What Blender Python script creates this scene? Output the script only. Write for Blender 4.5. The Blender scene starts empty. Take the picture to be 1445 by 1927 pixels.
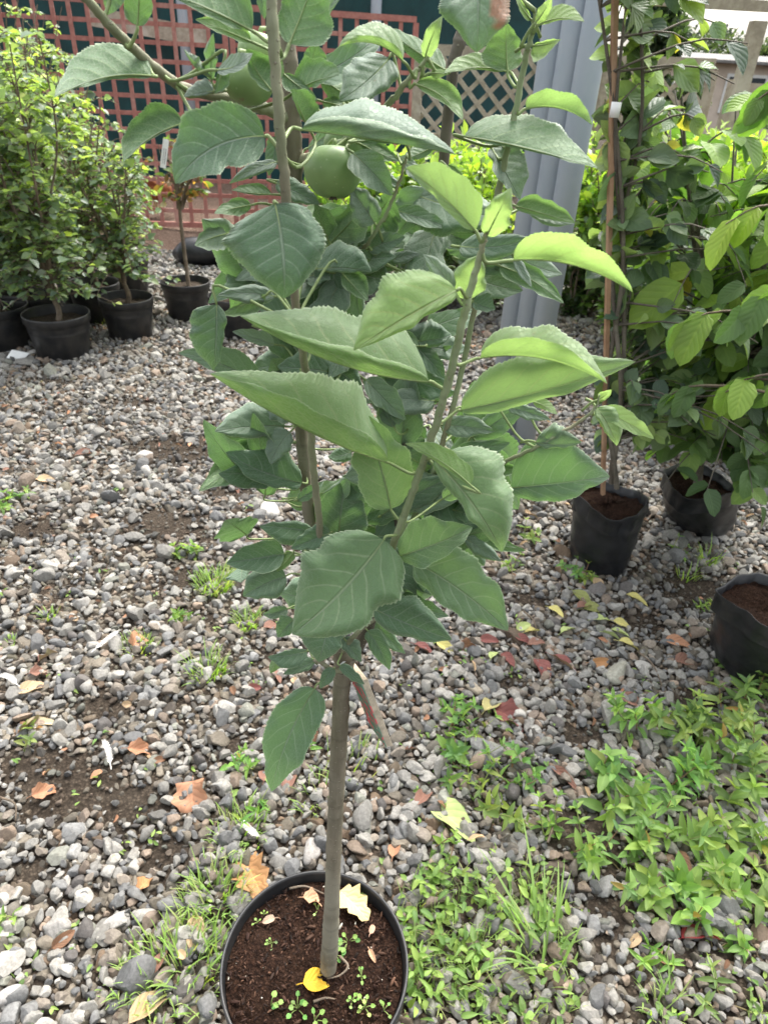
import bpy, math, random
import numpy as np
from mathutils import Vector, Matrix

# ------------------------------------------------------------------ camera, sky, sun, exposure
S = bpy.context.scene
col = S.collection
FPX, PITCH, ROLL = 1300.0, math.radians(32.4), math.radians(3.2)
CAM = np.array([0.0, 0.0, 1.39])
_F = np.array([0, math.cos(PITCH), -math.sin(PITCH)])
_R0 = np.array([1.0, 0, 0]); _U0 = np.array([0, math.sin(PITCH), math.cos(PITCH)])
_R = math.cos(ROLL)*_R0 + math.sin(ROLL)*_U0
_U = -math.sin(ROLL)*_R0 + math.cos(ROLL)*_U0
cd = bpy.data.cameras.new('camera'); cam = bpy.data.objects.new('camera', cd); col.objects.link(cam)
cd.sensor_fit = 'VERTICAL'; cd.sensor_height = 36.0; cd.sensor_width = 27.0
cd.lens = 36.0*FPX/1927.0
cd.clip_start = 0.02; cd.clip_end = 500
m = Matrix.Identity(4)
for i in range(3):
    m[i][0], m[i][1], m[i][2], m[i][3] = _R[i], _U[i], -_F[i], CAM[i]
cam.matrix_world = m
cd.dof.use_dof = True; cd.dof.focus_distance = 0.62; cd.dof.aperture_fstop = 16.0
S.camera = cam

SUN_EL, SUN_AZ = math.radians(58), math.radians(24)      # azimuth measured from +Y towards +X
w = bpy.data.worlds.new('World'); S.world = w; w.use_nodes = True
nt = w.node_tree; nt.nodes.clear()
sky = nt.nodes.new('ShaderNodeTexSky'); sky.sky_type = 'NISHITA'; sky.sun_disc = False
sky.sun_elevation = SUN_EL; sky.sun_rotation = SUN_AZ
sky.air_density = 1.6; sky.dust_density = 6.0; sky.ozone_density = 0.6
hs = nt.nodes.new('ShaderNodeHueSaturation'); hs.inputs['Saturation'].default_value = 0.28
bg = nt.nodes.new('ShaderNodeBackground'); bg.inputs['Strength'].default_value = 0.15
wo = nt.nodes.new('ShaderNodeOutputWorld')
nt.links.new(sky.outputs[0], hs.inputs['Color']); nt.links.new(hs.outputs[0], bg.inputs[0]); nt.links.new(bg.outputs[0], wo.inputs[0])
sd = bpy.data.lights.new('sun', 'SUN'); sd.energy = 1.0; sd.angle = math.radians(22); sd.color = (1.0, 0.955, 0.88)
sun = bpy.data.objects.new('sun', sd); col.objects.link(sun)
sdir = Vector((math.sin(SUN_AZ)*math.cos(SUN_EL), math.cos(SUN_AZ)*math.cos(SUN_EL), math.sin(SUN_EL)))
sun.rotation_euler = sdir.to_track_quat('Z', 'Y').to_euler()
S.view_settings.view_transform = 'Standard'; S.view_settings.look = 'None'
S.view_settings.gamma = 1.0; S.view_settings.exposure = 1.6; S.view_settings.use_curve_mapping = False
S.cycles.max_bounces = 8; S.cycles.transparent_max_bounces = 4; S.cycles.transmission_bounces = 5; S.cycles.diffuse_bounces = 5

# ------------------------------------------------------------------ helpers
def ray(x, y): return _F + _R*(x-722.5)/FPX - _U*(y-963.5)/FPX
def gnd(x, y, z=0.0):
    d = ray(x, y); return CAM + d*((z-CAM[2])/d[2])
def at(x, y, Y):
    d = ray(x, y); return CAM + d*(Y/d[1])
def depth(P): return float((np.asarray(P)-CAM) @ _F)
def nrm(v):
    v = np.asarray(v, float); return v/(np.linalg.norm(v, axis=-1, keepdims=True)+1e-12)

class MB:
    """collects vertices, faces, colours, uvs and material slots of ONE mesh"""
    def __init__(s): s.v=[]; s.f=[]; s.c=[]; s.uv=[]; s.mi=[]; s.n=0
    def add(s, v, f, c=None, uv=None, mi=0):
        v = np.asarray(v, float); k = len(v)
        s.v.append(v)
        s.f += [tuple(i+s.n for i in q) for q in f]; s.mi += [mi]*len(f)
        s.c.append(np.tile(np.array([1,1,1,1.0]), (k,1)) if c is None else np.broadcast_to(np.append(c,1.0) if np.size(c)==3 else np.asarray(c, float), (k,4)))
        s.uv.append(np.zeros((k,2)) if uv is None else np.asarray(uv, float))
        s.n += k; return s
    def build(s, name, mats, parent=None, smooth=True):
        me = bpy.data.meshes.new(name)
        V = np.concatenate(s.v)
        org = None
        me.from_pydata([], [], [])
        nl = np.array([len(q) for q in s.f], np.int32)
        li = np.concatenate([np.array(q, np.int32) for q in s.f]) if len(set(nl.tolist()))>1 else np.array(s.f, np.int32).ravel()
        me.vertices.add(len(V)); me.vertices.foreach_set('co', V.ravel().astype(np.float32))
        me.loops.add(len(li)); me.loops.foreach_set('vertex_index', li)
        me.polygons.add(len(nl))
        ls = np.zeros(len(nl), np.int32); ls[1:] = np.cumsum(nl)[:-1]
        me.polygons.foreach_set('loop_start', ls); me.polygons.foreach_set('loop_total', nl)
        me.polygons.foreach_set('use_smooth', np.full(len(nl), smooth, bool))
        me.polygons.foreach_set('material_index', np.array(s.mi, np.int32))
        uvl = me.uv_layers.new(name='UVMap'); UV = np.concatenate(s.uv)
        uvl.data.foreach_set('uv', UV[li].ravel().astype(np.float32))
        ca = me.color_attributes.new('Col', 'FLOAT_COLOR', 'POINT')
        ca.data.foreach_set('color', np.concatenate(s.c).ravel().astype(np.float32))
        me.update(calc_edges=True); me.validate()
        if not isinstance(mats, (list, tuple)): mats = [mats]
        for q in mats: me.materials.append(q)
        o = bpy.data.objects.new(name, me); col.objects.link(o)
        if parent is not None:
            o.parent = parent; o.matrix_parent_inverse = Matrix.Translation(-Vector(parent.location))
        return o

def tag(o, label=None, cat=None, group=None, kind=None):
    if label: o['label'] = label
    if cat: o['category'] = cat
    if group: o['group'] = group
    if kind: o['kind'] = kind
    return o
def thing(name, loc, label, cat, group=None):
    o = bpy.data.objects.new(name, None); col.objects.link(o); o.location = tuple(float(q) for q in loc); o.empty_display_size = 0.05
    return tag(o, label, cat, group)

def spline(pts, n):
    """Catmull-Rom through pts"""
    P = np.asarray(pts, float)
    if len(P) == 2: P = np.vstack([P[0], (P[0]+P[1])/2, P[1]])
    E = np.vstack([2*P[0]-P[1], P, 2*P[-1]-P[-2]]); out = []
    u = np.linspace(0, len(P)-1-1e-6, n)
    for q in u:
        i = int(q); t = q-i; a,b,c,d = E[i],E[i+1],E[i+2],E[i+3]
        out.append(0.5*((2*b)+(-a+c)*t+(2*a-5*b+4*c-d)*t*t+(-a+3*b-3*c+d)*t**3))
    return np.array(out)
def frame(P):
    T = nrm(np.gradient(P, axis=0)); up = np.array([0.13,0.21,0.97])
    if abs(T[0]@nrm(up)) > 0.95: up = np.array([1.0,0.1,0])
    A = np.zeros_like(T); a = nrm(np.cross(T[0], up))
    for i in range(len(T)):
        a = nrm(a - T[i]*(a@T[i])); A[i] = a
    return T, A, np.cross(T, A)
def tube(mb, P, r, k=8, c=None, mi=0, cap=True, jit=0.0, rng=None):
    P = np.asarray(P, float); n = len(P); r = np.broadcast_to(np.asarray(r, float), (n,))
    T, A, B = frame(P); th = np.linspace(0, 2*np.pi, k, endpoint=False)
    rr = r[:,None]*np.ones((1,k))
    if jit and rng is not None: rr = rr*(1+rng.normal(0, jit, (n,k)))
    V = P[:,None]+rr[...,None]*(np.cos(th)[None,:,None]*A[:,None]+np.sin(th)[None,:,None]*B[:,None])
    f = [(i*k+j, i*k+(j+1)%k, (i+1)*k+(j+1)%k, (i+1)*k+j) for i in range(n-1) for j in range(k)]
    v = V.reshape(-1,3); uv = np.stack([np.tile(np.arange(k)/k, n), np.repeat(np.arange(n)/max(n-1,1), k)], 1)
    if cap: f += [tuple(range(k-1,-1,-1)), tuple((n-1)*k+j for j in range(k))]
    mb.add(v, f, c, uv, mi); return mb
def box(mb, c0, X, Y, Z, col_=None, mi=0):
    """box centred c0 with half-vectors X,Y,Z"""
    c0=np.asarray(c0,float); v=[c0+a*np.asarray(X)+b*np.asarray(Y)+c*np.asarray(Z) for a in(-1,1) for b in(-1,1) for c in(-1,1)]
    f=[(0,1,3,2),(4,6,7,5),(0,4,5,1),(2,3,7,6),(0,2,6,4),(1,5,7,3)]
    mb.add(v,f,col_,None,mi); return mb
def bar(mb, a, b, w_, d_, nrm_, c=None, mi=0):
    a=np.asarray(a,float); b=np.asarray(b,float); t=b-a; L=np.linalg.norm(t); t=t/L
    n=nrm(np.asarray(nrm_,float)-t*(np.asarray(nrm_)@t)); s=np.cross(t,n)
    return box(mb,(a+b)/2,t*L/2,s*w_/2,n*d_/2,c,mi)
def lathe(mb, prof, k=40, c=None, mi=0, cx=0, cy=0, wob=None):
    prof=np.asarray(prof,float); n=len(prof); th=np.linspace(0,2*np.pi,k,endpoint=False)
    v=np.stack([cx+prof[:,0,None]*np.cos(th),cy+prof[:,0,None]*np.sin(th),np.repeat(prof[:,1,None],k,1)],-1)
    if wob is not None: v=wob(v,th)
    f=[(i*k+j,i*k+(j+1)%k,(i+1)*k+(j+1)%k,(i+1)*k+j) for i in range(n-1) for j in range(k)]
    mb.add(v.reshape(-1,3),f,c,None,mi); return mb

# ------------------------------------------------------------------ materials
class G:
    def __init__(s, name):
        s.m = bpy.data.materials.new(name); s.m.use_nodes = True; s.t = s.m.node_tree; s.t.nodes.clear()
        s.o = s.n('ShaderNodeOutputMaterial')
    def n(s, ty, **kw):
        q = s.t.nodes.new(ty)
        for k, v in kw.items(): setattr(q, k, v)
        return q
    def l(s, a, b): s.t.links.new(a, b)
    def set(s, sock, v):
        if hasattr(v, 'links') or isinstance(v, bpy.types.NodeSocket): s.l(v, sock)
        elif isinstance(v, (tuple, list)) and len(v) == 3 and sock.type == 'RGBA': sock.default_value = (*v, 1)
        else: sock.default_value = v
    def math(s, op, a, b=0.0, c=None, clamp=False):
        q = s.n('ShaderNodeMath', operation=op, use_clamp=clamp); s.set(q.inputs[0], a); s.set(q.inputs[1], b)
        if c is not None: s.set(q.inputs[2], c)
        return q.outputs[0]
    def mix(s, f, a, b, blend='MIX'):
        q = s.n('ShaderNodeMix', data_type='RGBA', blend_type=blend); s.set(q.inputs[0], f); s.set(q.inputs[6], a); s.set(q.inputs[7], b); return q.outputs[2]
    def rng(s, v, a, b, c=0.0, d=1.0, smooth=True):
        q = s.n('ShaderNodeMapRange', interpolation_type='SMOOTHSTEP' if smooth else 'LINEAR')
        s.set(q.inputs[0], v); s.set(q.inputs[1], a); s.set(q.inputs[2], b); s.set(q.inputs[3], c); s.set(q.inputs[4], d); return q.outputs[0]
    def noise(s, scale, detail=3, rough=0.55, vec=None):
        q = s.n('ShaderNodeTexNoise'); q.inputs['Scale'].default_value = scale; q.inputs['Detail'].default_value = detail; q.inputs['Roughness'].default_value = rough
        if vec is not None: s.l(vec, q.inputs['Vector'])
        return q.outputs[0]
    def coord(s, which='Object'): return s.n('ShaderNodeTexCoord').outputs[which]
    def bump(s, h, strength=0.3, dist=0.002):
        q = s.n('ShaderNodeBump'); q.inputs['Strength'].default_value = strength; q.inputs['Distance'].default_value = dist; s.set(q.inputs['Height'], h); return q.outputs[0]
    def bsdf(s, color, rough=0.6, spec=0.4, normal=None, **kw):
        q = s.n('ShaderNodeBsdfPrincipled'); s.set(q.inputs['Base Color'], color); s.set(q.inputs['Roughness'], rough); s.set(q.inputs['Specular IOR Level'], spec)
        if normal is not None: s.l(normal, q.inputs['Normal'])
        for k, v in kw.items(): s.set(q.inputs[k.replace('_', ' ')], v)
        return q.outputs[0]
    def out(s, sh): s.l(sh, s.o.inputs[0]); return s.m
    def trans(s, sh, color, fac):
        t = s.n('ShaderNodeBsdfTranslucent'); s.set(t.inputs[0], color); x = s.n('ShaderNodeMixShader'); s.set(x.inputs[0], fac); s.l(sh, x.inputs[1]); s.l(t.outputs[0], x.inputs[2]); return x.outputs[0]

def mat_simple(name, color, rough=0.6, spec=0.4, var=0.25, scale=20, bumpd=0.0, vcol=False, color2=None, detail=4):
    g = G(name); c = g.coord(); nz = g.noise(scale, detail, 0.6, c)
    base = color
    if vcol:
        a = g.n('ShaderNodeVertexColor', layer_name='Col'); base = g.mix(1.0, a.outputs[0], color, 'MULTIPLY')
    c2 = color2 if color2 else tuple(q*(1-var) for q in color)
    if vcol:
        cc = g.mix(1.0, base, g.mix(g.rng(nz,0.3,0.7), (1-var,)*3, (1+var*0.4,)*3), 'MULTIPLY')
    else: cc = g.mix(g.rng(nz, 0.35, 0.68), base, c2)
    nm = g.bump(nz, 0.6, bumpd) if bumpd else None
    return g.out(g.bsdf(cc, rough, spec, nm))

def mat_apple_leaf():
    g = G('apple_leaf'); uv = g.n('ShaderNodeUVMap').outputs[0]; sp = g.n('ShaderNodeSeparateXYZ'); g.l(uv, sp.inputs[0]); u, v = sp.outputs[0], sp.outputs[1]
    at_ = g.n('ShaderNodeVertexColor', layer_name='Col'); sc = g.n('ShaderNodeSeparateColor'); g.l(at_.outputs[0], sc.inputs[0]); young, pale, burn = sc.outputs
    rnd = g.n('ShaderNodeObjectInfo').outputs['Random']
    s_ = g.math('SUBTRACT', g.math('MULTIPLY', u, 2.0), 1.0); sa = g.math('ABSOLUTE', s_)
    oc = g.coord(); nz = g.noise(55, 4, 0.6, oc); nbig = g.noise(16, 3, 0.5, oc)
    wob = g.math('MULTIPLY', g.math('SUBTRACT', nbig, 0.5), 1.5)
    c = g.math('ADD', g.math('SUBTRACT', g.math('MULTIPLY', v, 6.2), g.math('MULTIPLY', g.math('POWER', sa, 1.25), 1.9)), g.math('MULTIPLY', g.math('GREATER_THAN', u, 0.5), 0.45))
    c = g.math('ADD', c, wob)
    d = g.math('ABSOLUTE', g.math('SUBTRACT', g.math('FRACT', c), 0.5))
    lat = g.math('MULTIPLY', g.rng(d, 0.0, 0.085, 1, 0), g.rng(sa, 0.35, 1.0, 1, 0.35))
    latw = g.rng(d, 0.0, 0.42, 1, 0)
    mid = g.rng(sa, 0.010, 0.05, 1, 0)
    mp = g.n('ShaderNodeMapping'); mp.inputs['Scale'].default_value = (14, 22, 1); g.l(uv, mp.inputs[0])
    dist = g.n('ShaderNodeVectorMath', operation='ADD'); nzc = g.n('ShaderNodeTexNoise'); nzc.inputs['Scale'].default_value = 4.0; g.l(mp.outputs[0], nzc.inputs['Vector'])
    g.l(mp.outputs[0], dist.inputs[0]); g.l(nzc.outputs[1], dist.inputs[1])
    vo = g.n('ShaderNodeTexVoronoi', feature='DISTANCE_TO_EDGE'); vo.inputs['Scale'].default_value = 1.0; g.l(dist.outputs[0], vo.inputs['Vector'])
    net = g.rng(vo.outputs['Distance'], 0.0, 0.11, 1, 0)
    vein = g.math('MAXIMUM', g.math('MAXIMUM', lat, mid), g.math('MULTIPLY', net, g.math('MULTIPLY_ADD', g.n('ShaderNodeNewGeometry').outputs['Backfacing'], 0.28, 0.17)))
    top = g.mix(g.rng(nbig, 0.3, 0.7), (0.082, 0.152, 0.086), (0.115, 0.195, 0.112))
    top = g.mix(young, top, (0.245, 0.37, 0.135))
    top = g.mix(g.math('MULTIPLY', g.math('SUBTRACT', rnd, 0.5), 0.5, clamp=True), top, (0.07, 0.11, 0.075))
    top = g.mix(g.math('MULTIPLY', pale, 0.9), top, (0.235, 0.285, 0.245))
    top = g.mix(g.math('MULTIPLY', vein, 0.85), top, g.mix(young, (0.265, 0.345, 0.245), (0.38, 0.45, 0.15)))
    und = g.mix(young, (0.105, 0.190, 0.080), (0.22, 0.36, 0.09))
    und = g.mix(g.math('MULTIPLY', pale, 0.85), und, (0.36, 0.41, 0.35))
    und = g.mix(g.math('MULTIPLY', vein, 0.80), und, g.mix(young, (0.30, 0.40, 0.20), (0.40, 0.52, 0.20)))
    edge = g.rng(sa, 0.935, 1.0, 0, 0.75)
    bf = g.n('ShaderNodeNewGeometry').outputs['Backfacing']
    cc = g.mix(bf, top, und)
    cc = g.mix(edge, cc, (0.50, 0.58, 0.40))
    sp2 = g.math('MULTIPLY', g.rng(g.noise(70, 2, 0.5, oc), 0.72, 0.78), 0.7)
    cc = g.mix(g.math('MULTIPLY', sp2, g.math('GREATER_THAN', rnd, 0.55)), cc, (0.20, 0.11, 0.05))
    cc = g.mix(burn, cc, g.mix(nz, (0.42, 0.24, 0.15), (0.30, 0.15, 0.09)))
    h = g.math('SUBTRACT', g.math('MULTIPLY', nz, 0.35), g.math('ADD', g.math('MULTIPLY', latw, 0.15), g.math('ADD', g.math('MULTIPLY', mid, 0.7), g.math('MULTIPLY', net, 0.09))))
    nm = g.bump(h, 0.9, 0.0020)
    sh = g.bsdf(cc, 0.50, 0.42, nm, Sheen_Weight=0.42, Sheen_Roughness=0.5, Sheen_Tint=(0.85, 0.95, 0.9))
    tc = g.mix(young, (0.18, 0.36, 0.08), (0.42, 0.63, 0.16))
    tc = g.mix(g.math('MULTIPLY', vein, 0.35), tc, (0.10, 0.16, 0.04)); tc = g.mix(burn, tc, (0.4, 0.2, 0.1))
    return g.out(g.trans(sh, tc, g.math('ADD', 0.26, g.math('MULTIPLY', young, 0.22))))

def mat_foliage(name, spec=0.45, rough=0.42, trans=0.3, tmul=(2.2, 2.4, 1.0), veins=0):
    g = G(name); a = g.n('ShaderNodeVertexColor', layer_name='Col'); oc = g.coord(); nz = g.noise(30, 3, 0.6, oc)
    cc = g.mix(1.0, a.outputs[0], g.mix(nz, (0.72,)*3, (1.25,)*3), 'MULTIPLY')
    nm = None
    uv = g.n('ShaderNodeUVMap').outputs[0]; sp = g.n('ShaderNodeSeparateXYZ'); g.l(uv, sp.inputs[0]); u, v = sp.outputs[0], sp.outputs[1]
    sa = g.math('ABSOLUTE', g.math('SUBTRACT', g.math('MULTIPLY', u, 2.0), 1.0))
    mid = g.rng(sa, 0.02, 0.12, 1, 0)
    if veins:
        c = g.math('SUBTRACT', g.math('MULTIPLY', v, float(veins)), g.math('MULTIPLY', sa, 2.4))
        d = g.math('ABSOLUTE', g.math('SUBTRACT', g.math('FRACT', c), 0.5)); lat = g.rng(d, 0.0, 0.10, 1, 0); latw = g.rng(d, 0, 0.45, 1, 0)
        vein = g.math('MAXIMUM', lat, mid); nm = g.bump(g.math('SUBTRACT', 0.0, g.math('ADD', latw, mid)), 0.6, 0.0010)
    else: vein = mid
    cc = g.mix(g.math('MULTIPLY', vein, 0.35), cc, g.mix(1.0, cc, (1.9, 1.7, 1.6), 'MULTIPLY'))
    bf = g.n('ShaderNodeNewGeometry').outputs['Backfacing']
    cc = g.mix(bf, cc, g.mix(0.55, cc, (0.22, 0.29, 0.14)))
    sh = g.bsdf(cc, rough, spec, nm)
    tc = g.mix(1.0, a.outputs[0], tmul, 'MULTIPLY')
    return g.out(g.trans(sh, tc, trans))

def g_ring(g, oc):
    mp = g.n('ShaderNodeMapping'); mp.inputs['Scale'].default_value = (0.6, 0.6, 9.0); g.l(oc, mp.inputs[0]); return mp.outputs[0]
def mat_bark(name, c1, c2, c3, scale=60, rough=0.75):
    g = G(name); oc = g.coord(); mp = g.n('ShaderNodeMapping'); mp.inputs['Scale'].default_value = (1, 1, 0.22); g.l(oc, mp.inputs[0])
    a = g.noise(scale, 5, 0.65, mp.outputs[0]); b = g.noise(scale*0.25, 3, 0.5, oc); vo = g.n('ShaderNodeTexVoronoi'); vo.inputs['Scale'].default_value = scale*3.2; g.l(oc, vo.inputs['Vector'])
    cc = g.mix(g.rng(a, 0.35, 0.65), c1, c2); cc = g.mix(g.rng(b, 0.42, 0.68), cc, c3)
    lent = g.rng(vo.outputs['Distance'], 0.12, 0.2, 1, 0); cc = g.mix(g.math('MULTIPLY', lent, 0.65), cc, (0.36, 0.32, 0.25)); ring = g.noise(9.0, 2, 0.5, None if False else g_ring(g, oc)); cc = g.mix(g.rng(ring, 0.56, 0.68, 0, 0.32), cc, tuple(q*0.55 for q in c2))
    return g.out(g.bsdf(cc, rough, 0.3, g.bump(g.math('ADD', a, g.math('MULTIPLY', lent, 0.8)), 0.8, 0.0018)))

def mat_stone():
    g = G('gravel_stone'); a = g.n('ShaderNodeVertexColor', layer_name='Col'); oc = g.coord()
    n1 = g.noise(160, 5, 0.65, oc); n2 = g.noise(45, 3, 0.6, oc); n3 = g.noise(3.0, 3, 0.6, oc)
    cc = g.mix(1.0, a.outputs[0], g.mix(g.rng(n1, 0.3, 0.7), (0.56, 0.54, 0.52), (0.88, 0.86, 0.83)), 'MULTIPLY')
    cc = g.mix(g.math('MULTIPLY', g.rng(n2, 0.55, 0.75), 0.4), cc, g.mix(1.0, cc, (0.60, 0.53, 0.45), 'MULTIPLY'))
    return g.out(g.bsdf(cc, 0.72, 0.35, g.bump(g.math('ADD', n1, n2), 0.5, 0.0014)))

def mat_soil(name, c1, c2, c3, scale=90, bd=0.006, rough=0.95):
    g = G(name); oc = g.coord(); a = g.noise(scale, 8, 0.72, oc); b = g.noise(scale*0.12, 4, 0.6, oc)
    vo = g.n('ShaderNodeTexVoronoi'); vo.inputs['Scale'].default_value = scale*1.7; g.l(oc, vo.inputs['Vector'])
    cc = g.mix(g.rng(a, 0.38, 0.66), c1, c2); cc = g.mix(g.rng(b, 0.4, 0.7), cc, g.mix(a, c1, c3))
    cc = g.mix(1.0, cc, g.mix(g.rng(vo.outputs['Distance'], 0.0, 0.6), (1.25,)*3, (0.55,)*3), 'MULTIPLY')
    h = g.math('ADD', a, g.math('MULTIPLY', g.math('SUBTRACT', 1.0, vo.outputs['Distance']), 0.5))
    return g.out(g.bsdf(cc, rough, 0.12, g.bump(h, 1.0, bd)))

def mat_wood(name, c1, c2, c3, rough=0.8):
    g = G(name); oc = g.coord(); a = g.noise(26, 5, 0.65, oc); b = g.noise(4.5, 4, 0.6, oc)
    cc = g.mix(g.rng(a, 0.3, 0.7), c1, c2); cc = g.mix(g.rng(b, 0.48, 0.72), cc, c3)
    return g.out(g.bsdf(cc, rough, 0.25, g.bump(a, 0.5, 0.003)))

M = {}
M['leaf'] = mat_apple_leaf()
M['petiole'] = mat_simple('green_petiole', (0.25, 0.33, 0.13), 0.5, 0.4, 0.35, 60)
M['shoot'] = mat_bark('green_shoot_bark', (0.265, 0.28, 0.175), (0.20, 0.215, 0.13), (0.25, 0.225, 0.165), 80, 0.6)
M['tipshoot'] = mat_bark('pale_downy_shoot', (0.30, 0.36, 0.21), (0.23, 0.28, 0.15), (0.26, 0.25, 0.16), 80, 0.6)
M['trunk'] = mat_bark('apple_trunk_bark', (0.235, 0.205, 0.15), (0.15, 0.132, 0.092), (0.27, 0.25, 0.19), 50)
M['darkbark'] = mat_bark('dark_stem_bark', (0.125, 0.108, 0.085), (0.08, 0.07, 0.056), (0.17, 0.15, 0.12), 60)
M['shrub_bark'] = mat_bark('shrub_bark', (0.17, 0.125, 0.085), (0.09, 0.07, 0.05), (0.20, 0.16, 0.12), 50)
M['small_leaf'] = mat_foliage('small_shrub_leaf', 0.55, 0.36, 0.44, (2.4, 2.4, 0.9))
M['hedge_leaf'] = mat_foliage('glossy_hedge_leaf', 0.6, 0.30, 0.38, (2.1, 2.3, 0.7))
M['witch_leaf'] = mat_foliage('ribbed_broad_leaf', 0.35, 0.50, 0.36, (1.6, 2.1, 0.6), veins=7)
M['dark_leaf'] = mat_foliage('dark_glossy_leaf', 0.45, 0.42, 0.30, (2.5, 2.6, 0.9), veins=5)
M['weed_leaf'] = mat_foliage('weed_leaf', 0.35, 0.5, 0.34, (1.9, 2.0, 0.8))
M['grass'] = mat_foliage('grass_blade', 0.3, 0.5, 0.34, (1.9, 1.9, 0.8))
M['dead_leaf'] = mat_foliage('dead_leaf', 0.25, 0.6, 0.15, (1.3, 1.2, 1.0), veins=6)
M['stone'] = mat_stone()
M['soil'] = mat_soil('damp_earth', (0.050, 0.038, 0.028), (0.105, 0.082, 0.062), (0.13, 0.105, 0.08), 70, 0.008)
M['peat'] = mat_soil('dark_potting_peat', (0.018, 0.009, 0.006), (0.058, 0.029, 0.018), (0.082, 0.044, 0.027), 130, 0.006)
M['mulch'] = mat_soil('dry_brown_mulch', (0.17, 0.115, 0.085), (0.30, 0.215, 0.165), (0.24, 0.16, 0.12), 30, 0.02)
M['black_plastic'] = mat_simple('black_pot_plastic', (0.016, 0.017, 0.019), 0.42, 0.45, 0.35, 14, 0.0006, color2=(0.040, 0.038, 0.036))
M['black_film'] = mat_simple('black_bag_film', (0.012, 0.013, 0.015), 0.36, 0.45, 0.3, 22, 0.004, color2=(0.020, 0.021, 0.024))
M['red_wood'] = mat_wood('red_stained_wood', (0.40, 0.175, 0.145), (0.30, 0.120, 0.10), (0.46, 0.27, 0.23))
M['grey_wood'] = mat_wood('weathered_grey_wood', (0.40, 0.345, 0.27), (0.27, 0.225, 0.175), (0.47, 0.42, 0.35))
M['pipe'] = mat_simple('grey_painted_pipe', (0.35, 0.40, 0.455), 0.42, 0.4, 0.12, 5, 0.0, color2=(0.39, 0.43, 0.475))
M['cloth'] = mat_simple('dark_green_shade_cloth', (0.006, 0.050, 0.052), 0.55, 0.35, 0.4, 3)
M['stake'] = mat_wood('brown_wooden_stake', (0.40, 0.25, 0.155), (0.30, 0.175, 0.105), (0.45, 0.30, 0.20))
M['white'] = mat_simple('white_plastic', (0.78, 0.78, 0.76), 0.5, 0.4, 0.08, 30)
M['ink'] = mat_simple('dark_print', (0.05, 0.05, 0.06), 0.6, 0.3, 0.1, 30)
M['paper'] = mat_simple('cream_paper', (0.62, 0.53, 0.40), 0.8, 0.2, 0.3, 120)
M['generic'] = mat_simple('vertex_coloured_matt', (1, 1, 1), 0.75, 0.25, 0.3, 40, vcol=True)
M['feather'] = mat_simple('white_feather', (0.80, 0.78, 0.74), 0.7, 0.2, 0.12, 60)

# ------------------------------------------------------------------ leaf templates placed in bulk
def leaf_template(nt_=4, ns=2, fold=0.25, arch=0.15, wide=0.45, tip=0.8, lobes=0.0, wave=0.0):
    """unit leaf: x across, y along 0..1, z normal; returns verts, faces, uvs"""
    V=[];UV=[];F=[]
    ex=wide/(1-wide)*tip
    mx=(ex/(ex+tip))**ex*(tip/(ex+tip))**tip
    for i in range(nt_+1):
        t=i/nt_; wd=(max(t,1e-4)**ex)*((1-t)**tip)/mx if 0<t<1 else 0.02
        if lobes and 0<t<1: wd*=1+lobes*math.sin(t*math.pi*7)
        for j in range(-ns,ns+1):
            s=j/ns
            V.append((s*wd*0.5, t, fold*abs(s)*wd*0.5 - arch*(t*t) + wave*math.sin(t*9+s*2)*abs(s)*wd)); UV.append((0.5+s*0.5,t))
    k=2*ns+1
    for i in range(nt_):
        for j in range(2*ns):
            a=i*k+j; F.append((a,a+1,a+k+1,a+k))
    return np.array(V),F,np.array(UV)
def place(mb, tmpl, pos, A, N, length, width, colr, mi=0):
    V,F,UV=tmpl; pos=np.asarray(pos,float); n=len(pos)
    if n==0: return mb
    A=nrm(A); N=np.asarray(N,float); N=nrm(N-A*np.sum(N*A,1,keepdims=True)); B=np.cross(A,N)
    L=np.broadcast_to(np.asarray(length,float),(n,))[:,None,None]; W=np.broadcast_to(np.asarray(width,float),(n,))[:,None,None]
    P=pos[:,None]+V[None,:,0,None]*W*B[:,None]+V[None,:,1,None]*L*A[:,None]+V[None,:,2,None]*L*N[:,None]
    k=len(V); colr=np.asarray(colr,float)
    C=np.repeat(np.concatenate([colr,np.ones((n,1))],1),k,0)
    Fa=np.array(F); FF=(Fa[None]+ (np.arange(n)*k)[:,None,None]).reshape(-1,Fa.shape[1])
    mb.add(P.reshape(-1,3),FF.tolist(),C,np.tile(UV,(n,1)),mi); return mb
def palette(rng,n,cols,w=None,var=0.18):
    c=np.array(cols,float); i=rng.choice(len(c),n,p=w); return c[i]*np.exp(rng.normal(0,var,(n,1)))

# ------------------------------------------------------------------ ground, mulch bed, far land
rng = np.random.default_rng(7)
def sheet(name, x0, x1, y0, y1, z, mat, nx=2, ny=2, amp=0.0, kind='structure'):
    mb = MB(); X = np.linspace(x0,x1,nx); Y = np.linspace(y0,y1,ny); gx,gy = np.meshgrid(X,Y)
    gz = z + amp*(np.sin(gx*3.1+1)*np.sin(gy*2.7)+0.5*np.sin(gx*7.3)*np.sin(gy*8.1+2))
    f=[(j*nx+i,j*nx+i+1,(j+1)*nx+i+1,(j+1)*nx+i) for j in range(ny-1) for i in range(nx-1)]
    mb.add(np.stack([gx,gy,gz],-1).reshape(-1,3),f); o=mb.build(name,mat); o['kind']=kind; return o
sheet('ground', -60, 60, -6, 120, 0.0, M['soil'], 41, 41)
sheet('mulch_bed', -7.5, 0.6, 6.2, 10.35, 0.05, M['mulch'], 60, 40, 0.035)

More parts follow.
